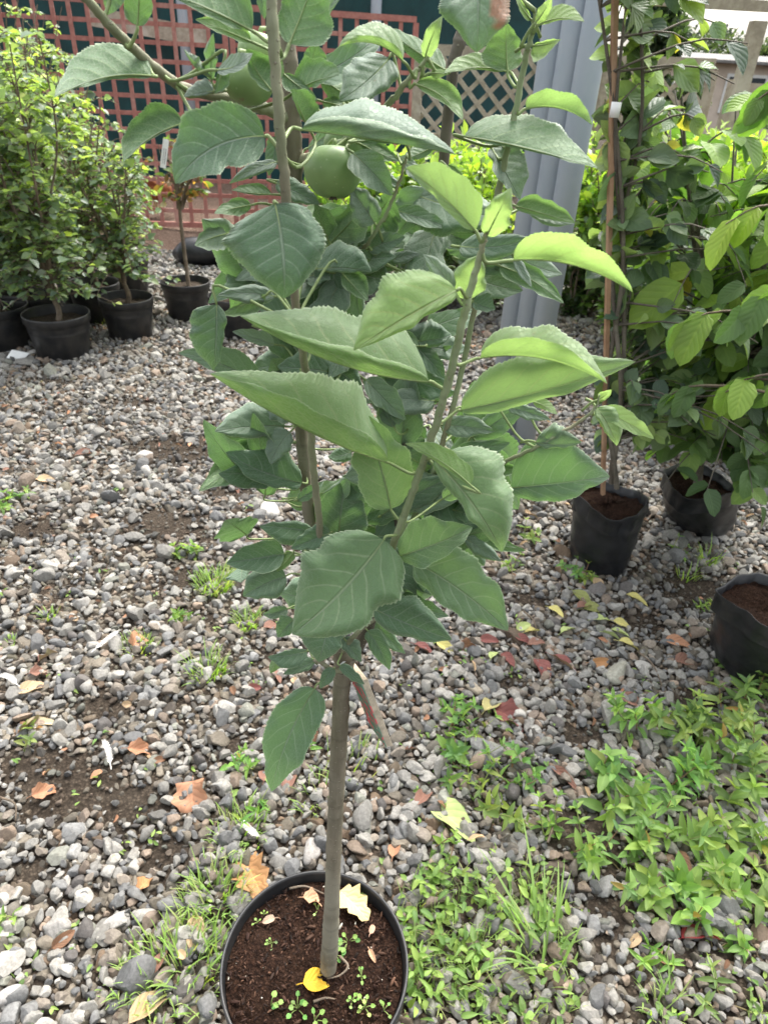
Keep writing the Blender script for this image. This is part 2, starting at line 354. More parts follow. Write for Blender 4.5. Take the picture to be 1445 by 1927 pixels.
# bare earth patches (world centre, radii)
PATCH = []
for (x,y,rx,ry) in [(330,850,.30,.17),(310,990,.20,.15),(350,1090,.10,.08),(130,1480,.16,.12),(250,1510,.12,.08),(40,1440,.10,.08),(1300,1110,.16,.15),(1110,1590,.10,.10),(880,1700,.06,.05),(600,1300,.03,.03),(180,800,.10,.05),(60,1000,.14,.08),(430,930,.12,.06),(200,1330,.10,.05),(430,1400,.06,.04),(60,1640,.06,.05),(320,1600,.06,.05),(1180,1000,.10,.08),(1000,1130,.10,.06),(1200,1170,.12,.06),(950,1290,.06,.04),(1100,1390,.08,.05),(1000,1650,.07,.05),(1150,1720,.06,.04),(250,760,.16,.07),(100,720,.2,.06),(1330,1330,.12,.06)]:
    g0 = gnd(x,y); PATCH.append((g0[0],g0[1],rx,ry))
def bare(x,y):
    b = np.zeros(len(x))
    for (cx,cy,rx,ry) in PATCH: b = np.maximum(b, np.clip(1.5-1.5*np.sqrt(((x-cx)/rx)**2+((y-cy)/ry)**2),0,1))
    return b

def ico(sub):
    me = bpy.data.meshes.new('t'); import bmesh
    b = bmesh.new(); bmesh.ops.create_icosphere(b, subdivisions=sub, radius=1.0); b.to_mesh(me); b.free()
    v = np.array([q.co[:] for q in me.vertices]); f = np.array([q.vertices[:] for q in me.polygons]); bpy.data.meshes.remove(me); return v, f
def rock_template(sub, seed, chips=9):
    v,f = ico(sub); r = np.random.default_rng(seed); v = v.copy()
    for _ in range(chips):                      # chip flat faces off the ball
        n = nrm(r.normal(size=3)); h = r.uniform(0.50,0.86); d = v@n; k = d>h; v[k] -= (d[k]-h)[:,None]*n
    v *= np.array([1.0, r.uniform(.66,.92), r.uniform(.45,.72)]); return v, f
STONE_COL = np.array([(.41,.40,.37),(.34,.335,.315),(.46,.45,.42),(.27,.275,.275),(.20,.205,.21),(.33,.29,.245),(.38,.30,.235),(.50,.49,.46),(.15,.14,.135),(.30,.31,.27),(.26,.21,.17)])
STONE_W = np.array([.17,.18,.12,.14,.08,.08,.05,.05,.05,.05,.03]); STONE_W/=STONE_W.sum()
def gravel(name, x0,x1,y0,y1, sp, size, sub, ntmp, seed, keep=None, lift=1.0, layers=2, smooth=False):
    r = np.random.default_rng(seed); V=[];F=[];C=[];n0=0
    tm = [rock_template(sub, seed*50+i) for i in range(ntmp)]
    for ly in range(layers):
        gx,gy = np.meshgrid(np.arange(x0,x1,sp),np.arange(y0,y1,sp)); x=gx.ravel(); y=gy.ravel()
        x = x+r.uniform(-.55,.55,len(x))*sp+ly*sp*.5; y = y+r.uniform(-.55,.55,len(y))*sp+ly*sp*.5
        ok = np.ones(len(x),bool) if keep is None else keep(x,y)
        b = bare(x,y); ok &= r.random(len(x)) > np.maximum(b*0.74,np.clip(.20+.32*np.sin(x*2.9+.5)*np.sin(y*3.3+x),.05,.5) if ly else .0)
        x=x[ok]; y=y[ok]; b=b[ok]; n=len(x)
        s = size*np.exp(r.normal(0,.42,n))*(1-.42*b)*(0.9 if ly==0 else 1.0); s=np.clip(s,.3*size,2.4*size)
        big=r.random(n)<0.03; s[big]*=1.55
        wet = 0.5+0.5*np.clip(np.sin(x*2.3+1.3)*np.sin(y*1.7+.4)+.5*np.sin(x*6+y*5),-1,1)
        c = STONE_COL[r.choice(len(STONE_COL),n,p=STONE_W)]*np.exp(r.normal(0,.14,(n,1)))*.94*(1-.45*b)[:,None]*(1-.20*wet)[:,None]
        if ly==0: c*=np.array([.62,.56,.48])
        z = s*(.10 if ly==0 else .36)*lift + (0.0 if ly==0 else .004)
        q = nrm(r.normal(size=(n,4))*np.array([1,.30,.30,1.0])); w_,a,bq,cq = q.T
        Rm = np.stack([1-2*(bq*bq+cq*cq),2*(a*bq-w_*cq),2*(a*cq+w_*bq),2*(a*bq+w_*cq),1-2*(a*a+cq*cq),2*(bq*cq-w_*a),2*(a*cq-w_*bq),2*(bq*cq+w_*a),1-2*(a*a+bq*bq)],-1).reshape(n,3,3)
        ti = r.integers(0,ntmp,n); st = np.exp(r.normal(0,.13,(n,3)))
        for k in range(ntmp):
            i = np.where(ti==k)[0]
            if len(i)==0: continue
            v,f = tm[k]; P = np.einsum('nij,nvj->nvi',Rm[i],v[None]*(s[i,None]*st[i])[:,None,:])+np.stack([x[i],y[i],z[i]],1)[:,None]
            V.append(P.reshape(-1,3)); F.append((f[None]+(np.arange(len(i))*len(v))[:,None,None]+n0).reshape(-1,3)); n0+=len(i)*len(v)
            C.append(np.repeat(np.concatenate([c[i],np.ones((len(i),1))],1),len(v),0))
    V=np.concatenate(V);F=np.concatenate(F).astype(np.int32);C=np.concatenate(C)
    me=bpy.data.meshes.new(name); me.vertices.add(len(V)); me.vertices.foreach_set('co',V.ravel().astype(np.float32))
    me.loops.add(F.size); me.loops.foreach_set('vertex_index',F.ravel()); me.polygons.add(len(F))
    me.polygons.foreach_set('loop_start',np.arange(len(F),dtype=np.int32)*3); me.polygons.foreach_set('loop_total',np.full(len(F),3,np.int32))
    me.polygons.foreach_set('use_smooth',np.full(len(F),smooth,bool))
    ca=me.color_attributes.new('Col','FLOAT_COLOR','POINT'); ca.data.foreach_set('color',C.ravel().astype(np.float32)); me.update(calc_edges=True)
    me.materials.append(M['stone']); o=bpy.data.objects.new(name,me); col.objects.link(o); o['kind']='stuff'; return o
def inview(x,y,mrg=.25): return (np.abs(x-.05) < 0.40+0.55*y+mrg)
POTC = np.array([-0.066,0.515])
def keep_near(x,y): return inview(x,y) & (np.hypot(x-POTC[0],y-POTC[1])>0.125)
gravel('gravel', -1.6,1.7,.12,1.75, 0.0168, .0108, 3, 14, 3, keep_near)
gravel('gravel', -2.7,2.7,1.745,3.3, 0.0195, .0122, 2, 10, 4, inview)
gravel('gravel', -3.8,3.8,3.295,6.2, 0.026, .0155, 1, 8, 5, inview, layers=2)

# ------------------------------------------------------------------ fences, wall, pergola, far background
def trellis(name, A0, B0, z0, z1, cell, sw, mat, label, cat='trellis', diag=False, frame_w=.045, group=None, inner=None):
    A0=np.array([*A0,0.]);B0=np.array([*B0,0.]);L=np.linalg.norm(B0-A0);t=(B0-A0)/L;n=np.cross(t,[0,0,1.])
    root=thing(name,(A0+B0)/2+[0,0,z0],label,cat,group); lat=MB(); up=np.array([0,0,1.])
    H=z1-z0
    if not diag:
        k=int(round(L/cell))
        for i in range(1,k): p=A0+t*(L*i/k)+t*rng.normal(0,.003); bar(lat,p+up*z0,p+up*(z1-.01)+t*rng.normal(0,.004),sw,.012,n)
        k2=int(round(H/cell))
        for i in range(1,k2):
            z=z0+H*i/k2+rng.normal(0,.003); bar(lat,A0+up*z-n*.013,B0+up*(z+rng.normal(0,.003))-n*.013,sw,.012,n)
    else:
        for sg in (1,-1):
            off=-H
            while off<L+H:
                a0,a1=off,off+H
                if sg<0: a0,a1=a1,a0
                p0=np.array([a0,0.]);p1=np.array([a1,H]); d=p1-p0
                u0,u1=0.,1.
                if d[0]!=0:
                    ta,tb=sorted(((0-p0[0])/d[0],(L-p0[0])/d[0])); u0=max(u0,ta);u1=min(u1,tb)
                if u1-u0>.02:
                    q0=p0+d*u0;q1=p0+d*u1
                    bar(lat,A0+t*q0[0]+up*(z0+q0[1])-n*.009*sg,A0+t*q1[0]+up*(z0+q1[1])-n*.009*sg,sw,.011,n)
                off+=cell
    lat.build('lattice',mat,root,False)
    fr=MB()
    for (p,q) in ((A0+up*z0,B0+up*z0),(A0+up*z1,B0+up*z1)): bar(fr,p,q,frame_w,.03,n)
    for p in (A0,B0): bar(fr,p+up*(z0+frame_w/2+.001),p+up*(z1-frame_w/2-.001),frame_w,.032,n)
    if inner: bar(fr,A0+up*inner-n*.02,B0+up*inner-n*.02,frame_w*.9,.03,n)
    fr.build('frame',mat,root,False)
    return root
# red trellis: left end, joint and right end
tl = at(-40,0,6.7); tm_ = at(430,60,7.0); tr = at(782,60,7.3)
trellis('red_trellis', tl[:2], tm_[:2]-[.03,0], .09, 1.90, .134, .033, M['red_wood'], 'red stained square trellis panel standing behind the shrubs in pots at the left')
trellis('red_trellis', tm_[:2]+[.03,0], tr[:2], .09, 1.79, .134, .033, M['red_wood'], 'red stained square trellis panel whose free right end stands before the green cloth wall')
# dark green shade cloth wall on grey posts
cw = MB(); P0=at(-150,60,10.5); P1=at(1010,120,10.7); nx=120
xs=np.linspace(0,1,nx); wv=.02*np.sin(xs*90)+.01*np.sin(xs*41)
v=[];
for zz in np.linspace(.02,4.2,9):
    for i,q in enumerate(xs):
        p=P0+(P1-P0)*q; v.append((p[0],p[1]+wv[i]*(1+.4*math.sin(zz*2+i*.2)),zz))
f=[(j*nx+i,j*nx+i+1,(j+1)*nx+i+1,(j+1)*nx+i) for j in range(8) for i in range(nx-1)]
cw.add(v,f); wall=thing('shade_cloth_wall',((P0+P1)/2*[1,1,0]),'dark green shade cloth wall standing behind the red trellis','wall')
cw.build('cloth',M['cloth'],wall)
for x in (345,707):
    p=at(x,40,10.25); mb=MB(); tube(mb,[(p[0],p[1],0),(p[0],p[1],4.3)],.065,12); mb.build('post',M['pipe'],wall)
mb=MB(); a=at(170,30,10.2); b=at(390,72,10.2); bar(mb,a,b,.20,.04,(0,1,0)); mb.build('rail_board',M['grey_wood'],wall,False)
# weathered diamond trellis fence, two panels
da=at(790,92,6.6); db=at(1130,104,6.4); dc=at(1345,122,6.1)
trellis('diamond_trellis_fence', da[:2], db[:2], .35, da[2], .17, .034, M['grey_wood'], 'weathered grey diamond trellis fence panel running from the cloth wall to the grey pipes','fence',True,.075,inner=.95)
trellis('diamond_trellis_fence', db[:2]+[.05,0], dc[:2], .35, dc[2], .17, .034, M['grey_wood'], 'weathered grey diamond trellis fence panel above the hedge on the right','fence',True,.075,inner=1.05)
# pergola: beam on a post (right)
pg=thing('pergola',(*at(1425,100,5.3)[:2],0),'weathered wooden pergola with one long beam on a post at the top right','pergola')
p=at(1427,40,5.3); mb=MB(); bar(mb,(p[0],p[1],0),(p[0],p[1],p[2]-.0),.085,.085,(0,1,0)); mb.build('post',M['grey_wood'],pg,False)
a=at(1165,8,5.35); b=at(1520,28,5.25); mb=MB(); bar(mb,a+[0,0,.03],b+[0,0,.03],.055,.05,(0,1,0)); mb.build('beam',M['grey_wood'],pg,False)
# second post and low rail beyond (right edge, behind the beech)
fp=thing('garden_fence',(*at(1390,150,5.9)[:2],0),'weathered post and rail fence beside the pergola post','fence')
p=at(1388,150,5.9); mb=MB(); bar(mb,(p[0],p[1],0),(p[0],p[1],p[2]),.10,.10,(0,1,0)); mb.build('post',M['grey_wood'],fp,False)
q=at(1560,160,5.9); mb=MB(); bar(mb,p+[.05,0,-.05],q+[0,0,-.05],.07,.04,(0,1,0)); mb.build('rail',M['grey_wood'],fp,False)
# far house: cream wall under a low grey roof
hc=at(1380,115,24); hs_=thing('house',(hc[0],hc[1],0),'cream rendered house with a low grey roof beyond the fence','house')
cream=mat_simple('cream_render',(.62,.52,.43),.85,.2,.12,3); roofm=mat_simple('grey_roof_tiles',(.22,.21,.20),.8,.2,.3,6)
e=at(1270,118,24); rt=at(1400,93,24)[2]
mb=MB(); box(mb,(e[0]+5.5,26.5,(rt-.3)/2),(5.4,0,0),(0,2.4,0),(0,0,(rt-.3)/2)); mb.build('wall',cream,hs_,False)
mb=MB(); x0=e[0]-.3;x1=e[0]+11.3; v=[(x0,23.7,rt-.35),(x1,23.7,rt-.35),(x1,29.3,rt-.35),(x0,29.3,rt-.35),(x0+.2,26.5,rt-.04),(x1-.2,26.5,rt-.04),(x0,23.7,rt-.28),(x1,23.7,rt-.28),(x1,29.3,rt-.28),(x0,29.3,rt-.28)]
mb.add(v,[(0,1,7,6),(1,2,8,7),(2,3,9,8),(3,0,6,9),(6,7,5,4),(8,9,4,5),(7,8,5),(9,6,4),(3,2,1,0)]); mb.build('roof',roofm,hs_,False)
gl=mat_simple('window_glass',(.05,.06,.07),.1,.6,.1,3); wf=mat_simple('white_window_frame',(.75,.75,.73),.5,.4,.05,5)
for wx in (2.2,5.5,8.6):
    mb=MB(); box(mb,(e[0]+wx,24.07,1.35),(.6,0,0),(0,.03,0),(0,0,.5)); fo=mb.build('window',wf,hs_,False)
    mb=MB(); box(mb,(e[0]+wx,24.05,1.35),(.52,0,0),(0,.03,0),(0,0,.42)); mb.build('pane',gl,fo,False)

def tree(name, base, H, cr, label, n, cols, lsz, seed, group=None, trunk_r=.16, clumps=26, low=.35):
    r=np.random.default_rng(seed); b=np.array([*base,0.]); root=thing(name,b,label,'tree',group)
    tk=MB(); tube(tk,spline([b,b+[.1,.05,H*.3],b+[-.05,.1,H*.6],b+[.05,0,H*.92]],10),np.linspace(trunk_r,.03,10),8)
    cc=[];
    for i in range(clumps):
        h=r.uniform(low,1.0); rad=cr*math.sin(min(1,(1.08-h)/(1.08-low)*1.15)*math.pi*.5+.2)*r.uniform(.35,1.0); an=r.uniform(0,6.28)
        c=b+[rad*math.cos(an),rad*math.sin(an),H*h]; cc.append((c,cr*r.uniform(.22,.42)))
        s0=b+[0,0,H*max(.2,h-.25)]; tube(tk,spline([s0,(s0+c)/2+[0,0,.1],c],6),np.linspace(.05,.012,6),5)
    tk.build('trunk',M['darkbark'],root)
    mb=MB(); tm=leaf_template(2,1,.3,.1)
    for c,s in cc:
        k=int(n/clumps); d=nrm(r.normal(size=(k,3)))*(r.random((k,1))**.4)*s*[1,1,.75]; pos=c+d
        A=nrm(d)+r.normal(0,.6,(k,3)); N=np.array([0,0,1.])+r.normal(0,.5,(k,3))
        place(mb,tm,pos,A,N,lsz*r.uniform(.7,1.3,k),lsz*.55,palette(r,k,cols))
    mb.build('crown',M['small_leaf'],root); return root
g1=at(1232,60,13.5); tree('broadleaf_tree',g1[:2],2.62,.80,'dark green broadleaf tree beyond the fence to the right of the grey pipes',9000,[(.030,.055,.028),(.045,.075,.035),(.022,.042,.024)],.13,11,trunk_r=.14,low=.3)
for i,(x,Y,H,c) in enumerate([(1300,42,3.3,3.2),(1345,46,3.55,3.4),(1385,44,3.3,3.0),(1430,48,3.7,3.6),(1490,46,3.6,3.4),(1240,40,3.3,3.0)]):
    q=at(x,90,Y); tree('distant_tree',q[:2],H,c,'distant dark green tree on the skyline behind the house',2600,[(.028,.045,.03),(.04,.06,.036)],.32,30+i,'distant trees on the skyline',.2,18,.25)

# ------------------------------------------------------------------ grey pipes (three in a row)
pb=gnd(985,833); pp=thing('downpipe_cluster',(pb[0],pb[1],0),'three tall grey pipes standing side by side on the gravel','pipes')
for k in range(3):
    x=pb[0]-.054*k; y=pb[1]+.074*k; mb=MB(); tube(mb,[(x,y,-.02),(x,y,1.6),(x,y,3.4)],.0475,28); mb.build('pipe',M['pipe'],pp)
mb=MB()
for z in (3.05,): tube(mb,[(pb[0]-.054,pb[1]+.074,z),(pb[0]-.054,pb[1]+.074,z+.04)],.15,24)
mb.build('band',M['pipe'],pp)

# ------------------------------------------------------------------ pots and shrubs on the left
def pot_parts(root, c, r, h, soil_drop=.035, seed=0, pm='black_plastic', sm='peat', taper=.80, k=44):
    x,y,z0=c; mb=MB()
    prof=[(0.0,z0+.004),(r*taper-.012,z0+.002),(r*taper,z0+.014),(r*.955,z0+h*.80),(r*.965,z0+h*.815),(r*1.0,z0+h*.825),(r*1.012,z0+h-.006),(r*1.006,z0+h),(r*.982,z0+h),(r*.975,z0+h-.006),(r*.94,z0+h-.06),(r*.92,z0+h-.09)]
    lathe(mb,prof,k,None,0,x,y); mb.build('pot',M[pm],root)
    rr=np.random.default_rng(seed+900); sb=MB(); R_=np.linspace(0,r*.955,16)
    pts=[];n=len(R_);kk=40
    th=np.linspace(0,2*np.pi,kk,endpoint=False)
    gx=(R_[:,None]*np.cos(th));gy=(R_[:,None]*np.sin(th))
    gz=z0+h-soil_drop+.005*np.sin(gx*40+seed)*np.sin(gy*37+1)+.004*np.sin(gx*90)*np.cos(gy*83)+rr.normal(0,.0016,gx.shape)+.010*np.exp(-(R_[:,None]/(.3*r))**2)
    gz[0]=gz[0].mean()
    sb.add(np.stack([x+gx,y+gy,gz],-1).reshape(-1,3),[(i*kk+j,i*kk+(j+1)%kk,(i+1)*kk+(j+1)%kk,(i+1)*kk+j) for i in range(n-1) for j in range(kk)])
    sb.build('soil',M[sm],root)
    return z0+h-soil_drop

def grow(r, base, stems, height, spread, twigs, lpt, twig_len, lean=(0,0), low=.22, droop=.15):
    """stems and twigs of a shrub: returns tubes and leaf positions/directions"""
    T=[];LP=[];LA=[]
    for s in range(stems):
        an=r.uniform(0,6.28); sp=spread*math.sqrt(r.uniform(.04,1.0)); hh=height*r.uniform(.78,1.02)
        e=np.array([sp*math.cos(an)+lean[0],sp*math.sin(an)+lean[1],hh]); b=np.array(base)+np.array([math.cos(an),math.sin(an),0])*.012
        P=spline([b,b+e*[.14,.14,.3]+r.normal(0,.02,3),b+e*[.5,.5,.62]+r.normal(0,.04,3),b+e+r.normal(0,.03,3)],14)
        T.append((P,np.linspace(.0095,.0022,14)*r.uniform(.8,1.25)))
        for q in range(twigs):
            u=r.uniform(low,1.0); i=int(u*13); p=P[i]; a2=r.uniform(0,6.28); el=r.uniform(-.1,.75)
            d=np.array([math.cos(a2)*math.cos(el),math.sin(a2)*math.cos(el),math.sin(el)]); L=twig_len*r.uniform(.45,1.15)*(1.25-.55*u)
            Q=spline([p,p+d*L*.55+[0,0,.015],p+d*L+[0,0,-droop*L]],7); T.append((Q,np.linspace(.0032,.0011,7)))
            k=max(2,int(lpt*r.uniform(.6,1.3))); us=r.uniform(.12,1.0,k); ii=np.minimum((us*6).astype(int),5)
            pos=Q[ii]+(Q[ii+1]-Q[ii])*(us*6-ii)[:,None]; td=nrm(Q[ii+1]-Q[ii]); sd=nrm(np.cross(td,[0,0,1.]))*np.where(r.random(k)<.5,1,-1)[:,None]
            LP.append(pos); LA.append(nrm(td*.55+sd*.8+r.normal(0,.28,(k,3))))
    return T,np.concatenate(LP),np.concatenate(LA)
def stems_mesh(T,k=6):
    mb=MB()
    for P,rd in T: tube(mb,P,rd,k if rd[0]>.005 else 4,cap=False)
    return mb
LEFTCOL=[(.125,.185,.125),(.16,.235,.145),(.215,.295,.15),(.25,.34,.14),(.10,.145,.115),(.25,.29,.24)]
tm_small=leaf_template(3,1,.28,.12,.42,.62)
def shrub_in_pot(px, r, h, height, spread, stems, twigs, lpt, label, seed, cols=LEFTCOL, wts=(.26,.28,.19,.09,.12,.06), ll=.037, group=None, lean=(0,0), low=.25):
    c=gnd(*px); R=np.random.default_rng(seed); root=thing('potted_shrub',c,label,'potted shrub',group)
    zs=pot_parts(root,(c[0],c[1],0),r,h,.05,seed,sm='soil')
    P0=spline([(c[0],c[1],zs-.02),(c[0]+.02,c[1],zs+.06),(c[0]-.005,c[1]+.01,zs+.13)],6)
    T,LP,LA=grow(R,P0[-1],stems,height-zs-.13,spread,twigs,lpt,.24,lean,low)
    T.insert(0,(P0,np.linspace(.017,.013,6))); stems_mesh(T,8).build('stem',M['shrub_bark'],root)
    n=len(LP); hf=np.clip((LP[:,2]-.4)/1.2,0,1)
    C=palette(R,n,cols,wts,.16)*np.array([1.0,1.0,1.0]); yl=R.random(n)<hf*.40; C[yl]=palette(R,yl.sum(),[(.24,.34,.09),(.30,.40,.11),(.20,.29,.09)])
    s=ll*np.exp(R.normal(0,.28,n)); mb=MB(); N=np.array([0,0,1.])+R.normal(0,.42,(n,3)); place(mb,tm_small,LP,LA,N,s,s*.72,C); mb.build('foliage',M['small_leaf'],root)
    return root,zs
shrub_in_pot((122,668),.168,.235,1.50,.50,11,30,12,'leafy green shrub in the nearest black pot on the left, beside a white scrap',101,lean=(-.08,.0),low=.06)
shrub_in_pot((248,633),.150,.235,1.00,.20,9,22,9,'bare footed shrub in the black pot just right of the front left pot',102,lean=(-.10,.1),low=.06)
shrub_in_pot((10,652),.165,.235,1.55,.45,11,30,12,'leafy shrub in a black pot cut off by the left edge of the photo',103,lean=(-.05,0),low=.06)
shrub_in_pot((62,628),.165,.235,1.58,.42,11,30,12,'shrub with a thick bare foot in the black pot behind the front left pot',104,low=.06)
shrub_in_pot((158,566),.165,.240,1.62,.42,11,28,12,'tall shrub in the black pot in the second row, right behind the front left pot',105,low=.06)
shrub_in_pot((188,602),.150,.235,1.28,.38,8,18,9,'shrub in a black pot squeezed between the two front pots',106,low=.06)
shrub_in_pot((246,548),.150,.235,1.02,.32,7,13,7,'open shrub in the back row black pot in front of the red trellis',107,lean=(-.08,.05),low=.06)
shrub_in_pot((95,520),.160,.235,1.70,.45,10,22,10,'tall shrub in the rearmost black pot before the left end of the trellis',108,low=.06)
shrub_in_pot((-60,600),.165,.235,1.62,.45,10,22,10,'yellow green topped shrub beyond the left edge, leaning into the photo',109,low=.06)
# dry plant in the single pot, with a white tag
c=gnd(356,598); R=np.random.default_rng(55); root=thing('potted_shrub',c,'half dead shrub with brown leaves in a black pot standing apart by the trellis','potted shrub'); zs=pot_parts(root,(c[0],c[1],0),.150,.235,.04,55,sm='soil')
P0=spline([(c[0]+.02,c[1],zs-.02),at(342,430,c[1]+.02),at(333,340,c[1]+.03),at(312,290,c[1]+.02)],12)
T,LP,LA=grow(R,P0[5],5,.42,.16,8,5,.15,(0.06,0.05),.1); T.insert(0,(P0,np.linspace(.013,.007,12))); stems_mesh(T,8).build('stem',M['shrub_bark'],root)
n=len(LP); mb=MB(); s=.05*np.exp(R.normal(0,.3,n)); place(mb,tm_small,LP,LA,np.array([0,0,1.])+R.normal(0,.7,(n,3)),s,s*.6,palette(R,n,[(.17,.09,.05),(.10,.06,.04),(.13,.20,.06),(.09,.15,.05),(.33,.19,.06)])); mb.build('foliage',M['small_leaf'],root)
# low creeping leaves of that pot reaching left
tp=at(313,262,c[1]-.30); tb=at(307,316,c[1]-.30); mb=MB(); t=nrm(tb-tp); bar(mb,tp,tb,.030,.0016,(0.2,-1,.2)); tgo=mb.build('plant_tag',M['white'],None,False); tag(tgo,'white strap label hanging on the half dead shrub by the trellis','plant label')
mb=MB(); L=np.linalg.norm(tb-tp)
for o_,w_ in ((-.006,.0022),(.004,.0018)):
    s_=np.cross(t,nrm([.2,-1,.2])); bar(mb,tp+t*.045*1+s_*o_+np.array([.2,-1,.2])*.0022,tb-t*.02+s_*o_+np.array([.2,-1,.2])*.0022,w_,.0008,(.2,-1,.2))
o=mb.build('print',M['ink'],None,False); o.parent=tgo
# pot half hidden behind the apple leaves
c=gnd(448,628); root=thing('plant_pot',c,'black pot half hidden behind the apple tree leaves','plant pot'); zs=pot_parts(root,(c[0],c[1],0),.160,.235,.04,77,sm='soil')
mb=MB(); R=np.random.default_rng(8); T,LP,LA=grow(R,(c[0],c[1],zs),3,.30,.12,4,4,.12); stems_mesh(T).build('stem',M['shrub_bark'],root); n=len(LP); place(mb,tm_small,LP,LA,np.array([0,0,1.])+R.normal(0,.5,(n,3)),.04,.026,palette(R,n,LEFTCOL)); mb.build('foliage',M['small_leaf'],root)
# black bag of earth lying on its side behind the single pot
g0=gnd(385,502); mb=MB(); a=g0+[-.16,0,.10]; b=g0+[.22,.08,.10]; P=spline([a,a+[.02,0,.0],(a+b)/2+[0,0,.015],b-[.03,0,0],b],14); rr=np.array([.02,.085,.10,.105,.11,.112,.11,.105,.108,.11,.10,.095,.07,.02]); tube(mb,P,rr,20,jit=.035,rng=np.random.default_rng(3)); tag(mb.build('filled_bag',M['black_film'],None),'black plastic bag lying on its side behind the single pot by the trellis','bag')

# ------------------------------------------------------------------ bright hedge shrubs behind the apple tree and on the right
tm_hedge=leaf_template(3,1,.22,.10,.46,.6)
def bush(name,base,H,rad,n,cols,wts,ll,label,cat,seed,mat='hedge_leaf',wr=.55,tmpl=None,group=None,stems=9,yl=None,low=.0):
    r=np.random.default_rng(seed); b=np.array([base[0],base[1],0.]); root=thing(name,b,label,cat,group)
    T=[];pos=[];A=[]
    for s in range(stems):
        an=r.uniform(0,6.28); sp=rad*math.sqrt(r.random())*.8; e=b+[sp*math.cos(an),sp*math.sin(an),H*r.uniform(.72,1.0)]
        P=spline([b+[.1*rad*math.cos(an),.1*rad*math.sin(an),0],(b*.4+e*.6)+r.normal(0,.05,3)-[0,0,H*.1],e],12); T.append((P,np.linspace(.011,.003,12)))
        for q in range(max(1,n//stems//9)):
            u=low+(1-low)*(r.random()**.75); i=int(u*10.99); a2=r.uniform(0,6.28); d=np.array([math.cos(a2),math.sin(a2),r.uniform(.1,1.1)]); L=r.uniform(.10,.26)*rad*1.6
            Q=spline([P[i],P[i]+d*L*.6,P[i]+d*L+[0,0,.25*L]],6); T.append((Q,np.linspace(.003,.0012,6)))
            k=9; us=np.linspace(.15,1,k); ii=np.minimum((us*5).astype(int),4); td=nrm(Q[ii+1]-Q[ii]); ph=np.arange(k)*2.4+r.uniform(0,6)
            o1=nrm(np.cross(td,[.1,.2,1.])); o2=np.cross(td,o1); sd=o1*np.cos(ph)[:,None]+o2*np.sin(ph)[:,None]
            pos.append(Q[ii]+(Q[ii+1]-Q[ii])*(us*5-ii)[:,None]); A.append(nrm(td*.75+sd*.8+r.normal(0,.12,(k,3))))
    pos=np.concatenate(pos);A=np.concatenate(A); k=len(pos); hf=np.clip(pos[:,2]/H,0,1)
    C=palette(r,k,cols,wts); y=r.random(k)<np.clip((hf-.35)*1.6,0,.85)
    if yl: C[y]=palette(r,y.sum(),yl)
    stems_mesh(T).build('stem',M['shrub_bark'],root); mb=MB(); s=ll*np.exp(r.normal(0,.22,k)); place(mb,tmpl or tm_hedge,pos,A,np.array([0,0,1.])+r.normal(0,.35,(k,3)),s,s*wr,C); mb.build('foliage',M[mat],root); return root
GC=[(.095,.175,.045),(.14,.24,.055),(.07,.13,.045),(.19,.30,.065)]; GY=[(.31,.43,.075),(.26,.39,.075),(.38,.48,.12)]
for i,(x,y,Y,H,rad,lab) in enumerate([(690,560,5.3,1.00,.46,'bright yellow green hedge shrub behind the left of the apple tree'),(800,560,5.2,1.04,.48,'bright yellow green hedge shrub directly behind the apple stems'),(905,560,5.0,1.00,.46,'bright yellow green hedge shrub just left of the grey pipes'),(1105,570,5.0,1.05,.42,'bright hedge shrub in the gap right of the grey pipes')]):
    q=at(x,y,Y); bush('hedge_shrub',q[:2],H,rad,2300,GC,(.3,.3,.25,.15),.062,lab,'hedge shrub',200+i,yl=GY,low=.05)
for i,(x,Y,H,rad,lab) in enumerate([(1215,4.3,1.14,.42,'bright green hedge shrub behind the staked plant'),(1290,4.0,1.24,.46,'tall glossy hedge shrub in front of the diamond trellis fence'),(1370,3.9,1.24,.48,'glossy green hedge shrub in front of the low rail fence'),(1450,3.8,1.30,.50,'glossy hedge shrub at the right edge behind the broad leaved plant'),(1330,4.7,1.20,.5,'second row hedge shrub between the taller hedge shrubs on the right')]):
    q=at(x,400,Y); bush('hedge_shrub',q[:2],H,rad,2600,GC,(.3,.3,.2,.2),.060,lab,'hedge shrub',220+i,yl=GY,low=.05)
# low dark planting at the foot of the middle hedge
DK=[(.040,.075,.030),(.055,.10,.035),(.03,.055,.028),(.08,.13,.04)]
for i,(x,y,H,rad,lab) in enumerate([(640,590,.45,.32,'low dark green shrub at the foot of the hedge left of the apple tree'),(800,592,.42,.34,'low dark green shrub at the foot of the hedge behind the apple stems'),(905,590,.40,.30,'low dark green shrub at the foot of the hedge beside the pipes'),(1075,600,.42,.28,'low dark green shrub on the gravel right of the pipes')]):
    q=gnd(x,y-6); bush('low_shrub',q[:2],H,rad,1300,DK,(.3,.3,.2,.2),.05,lab,'shrub',240+i,mat='small_leaf')

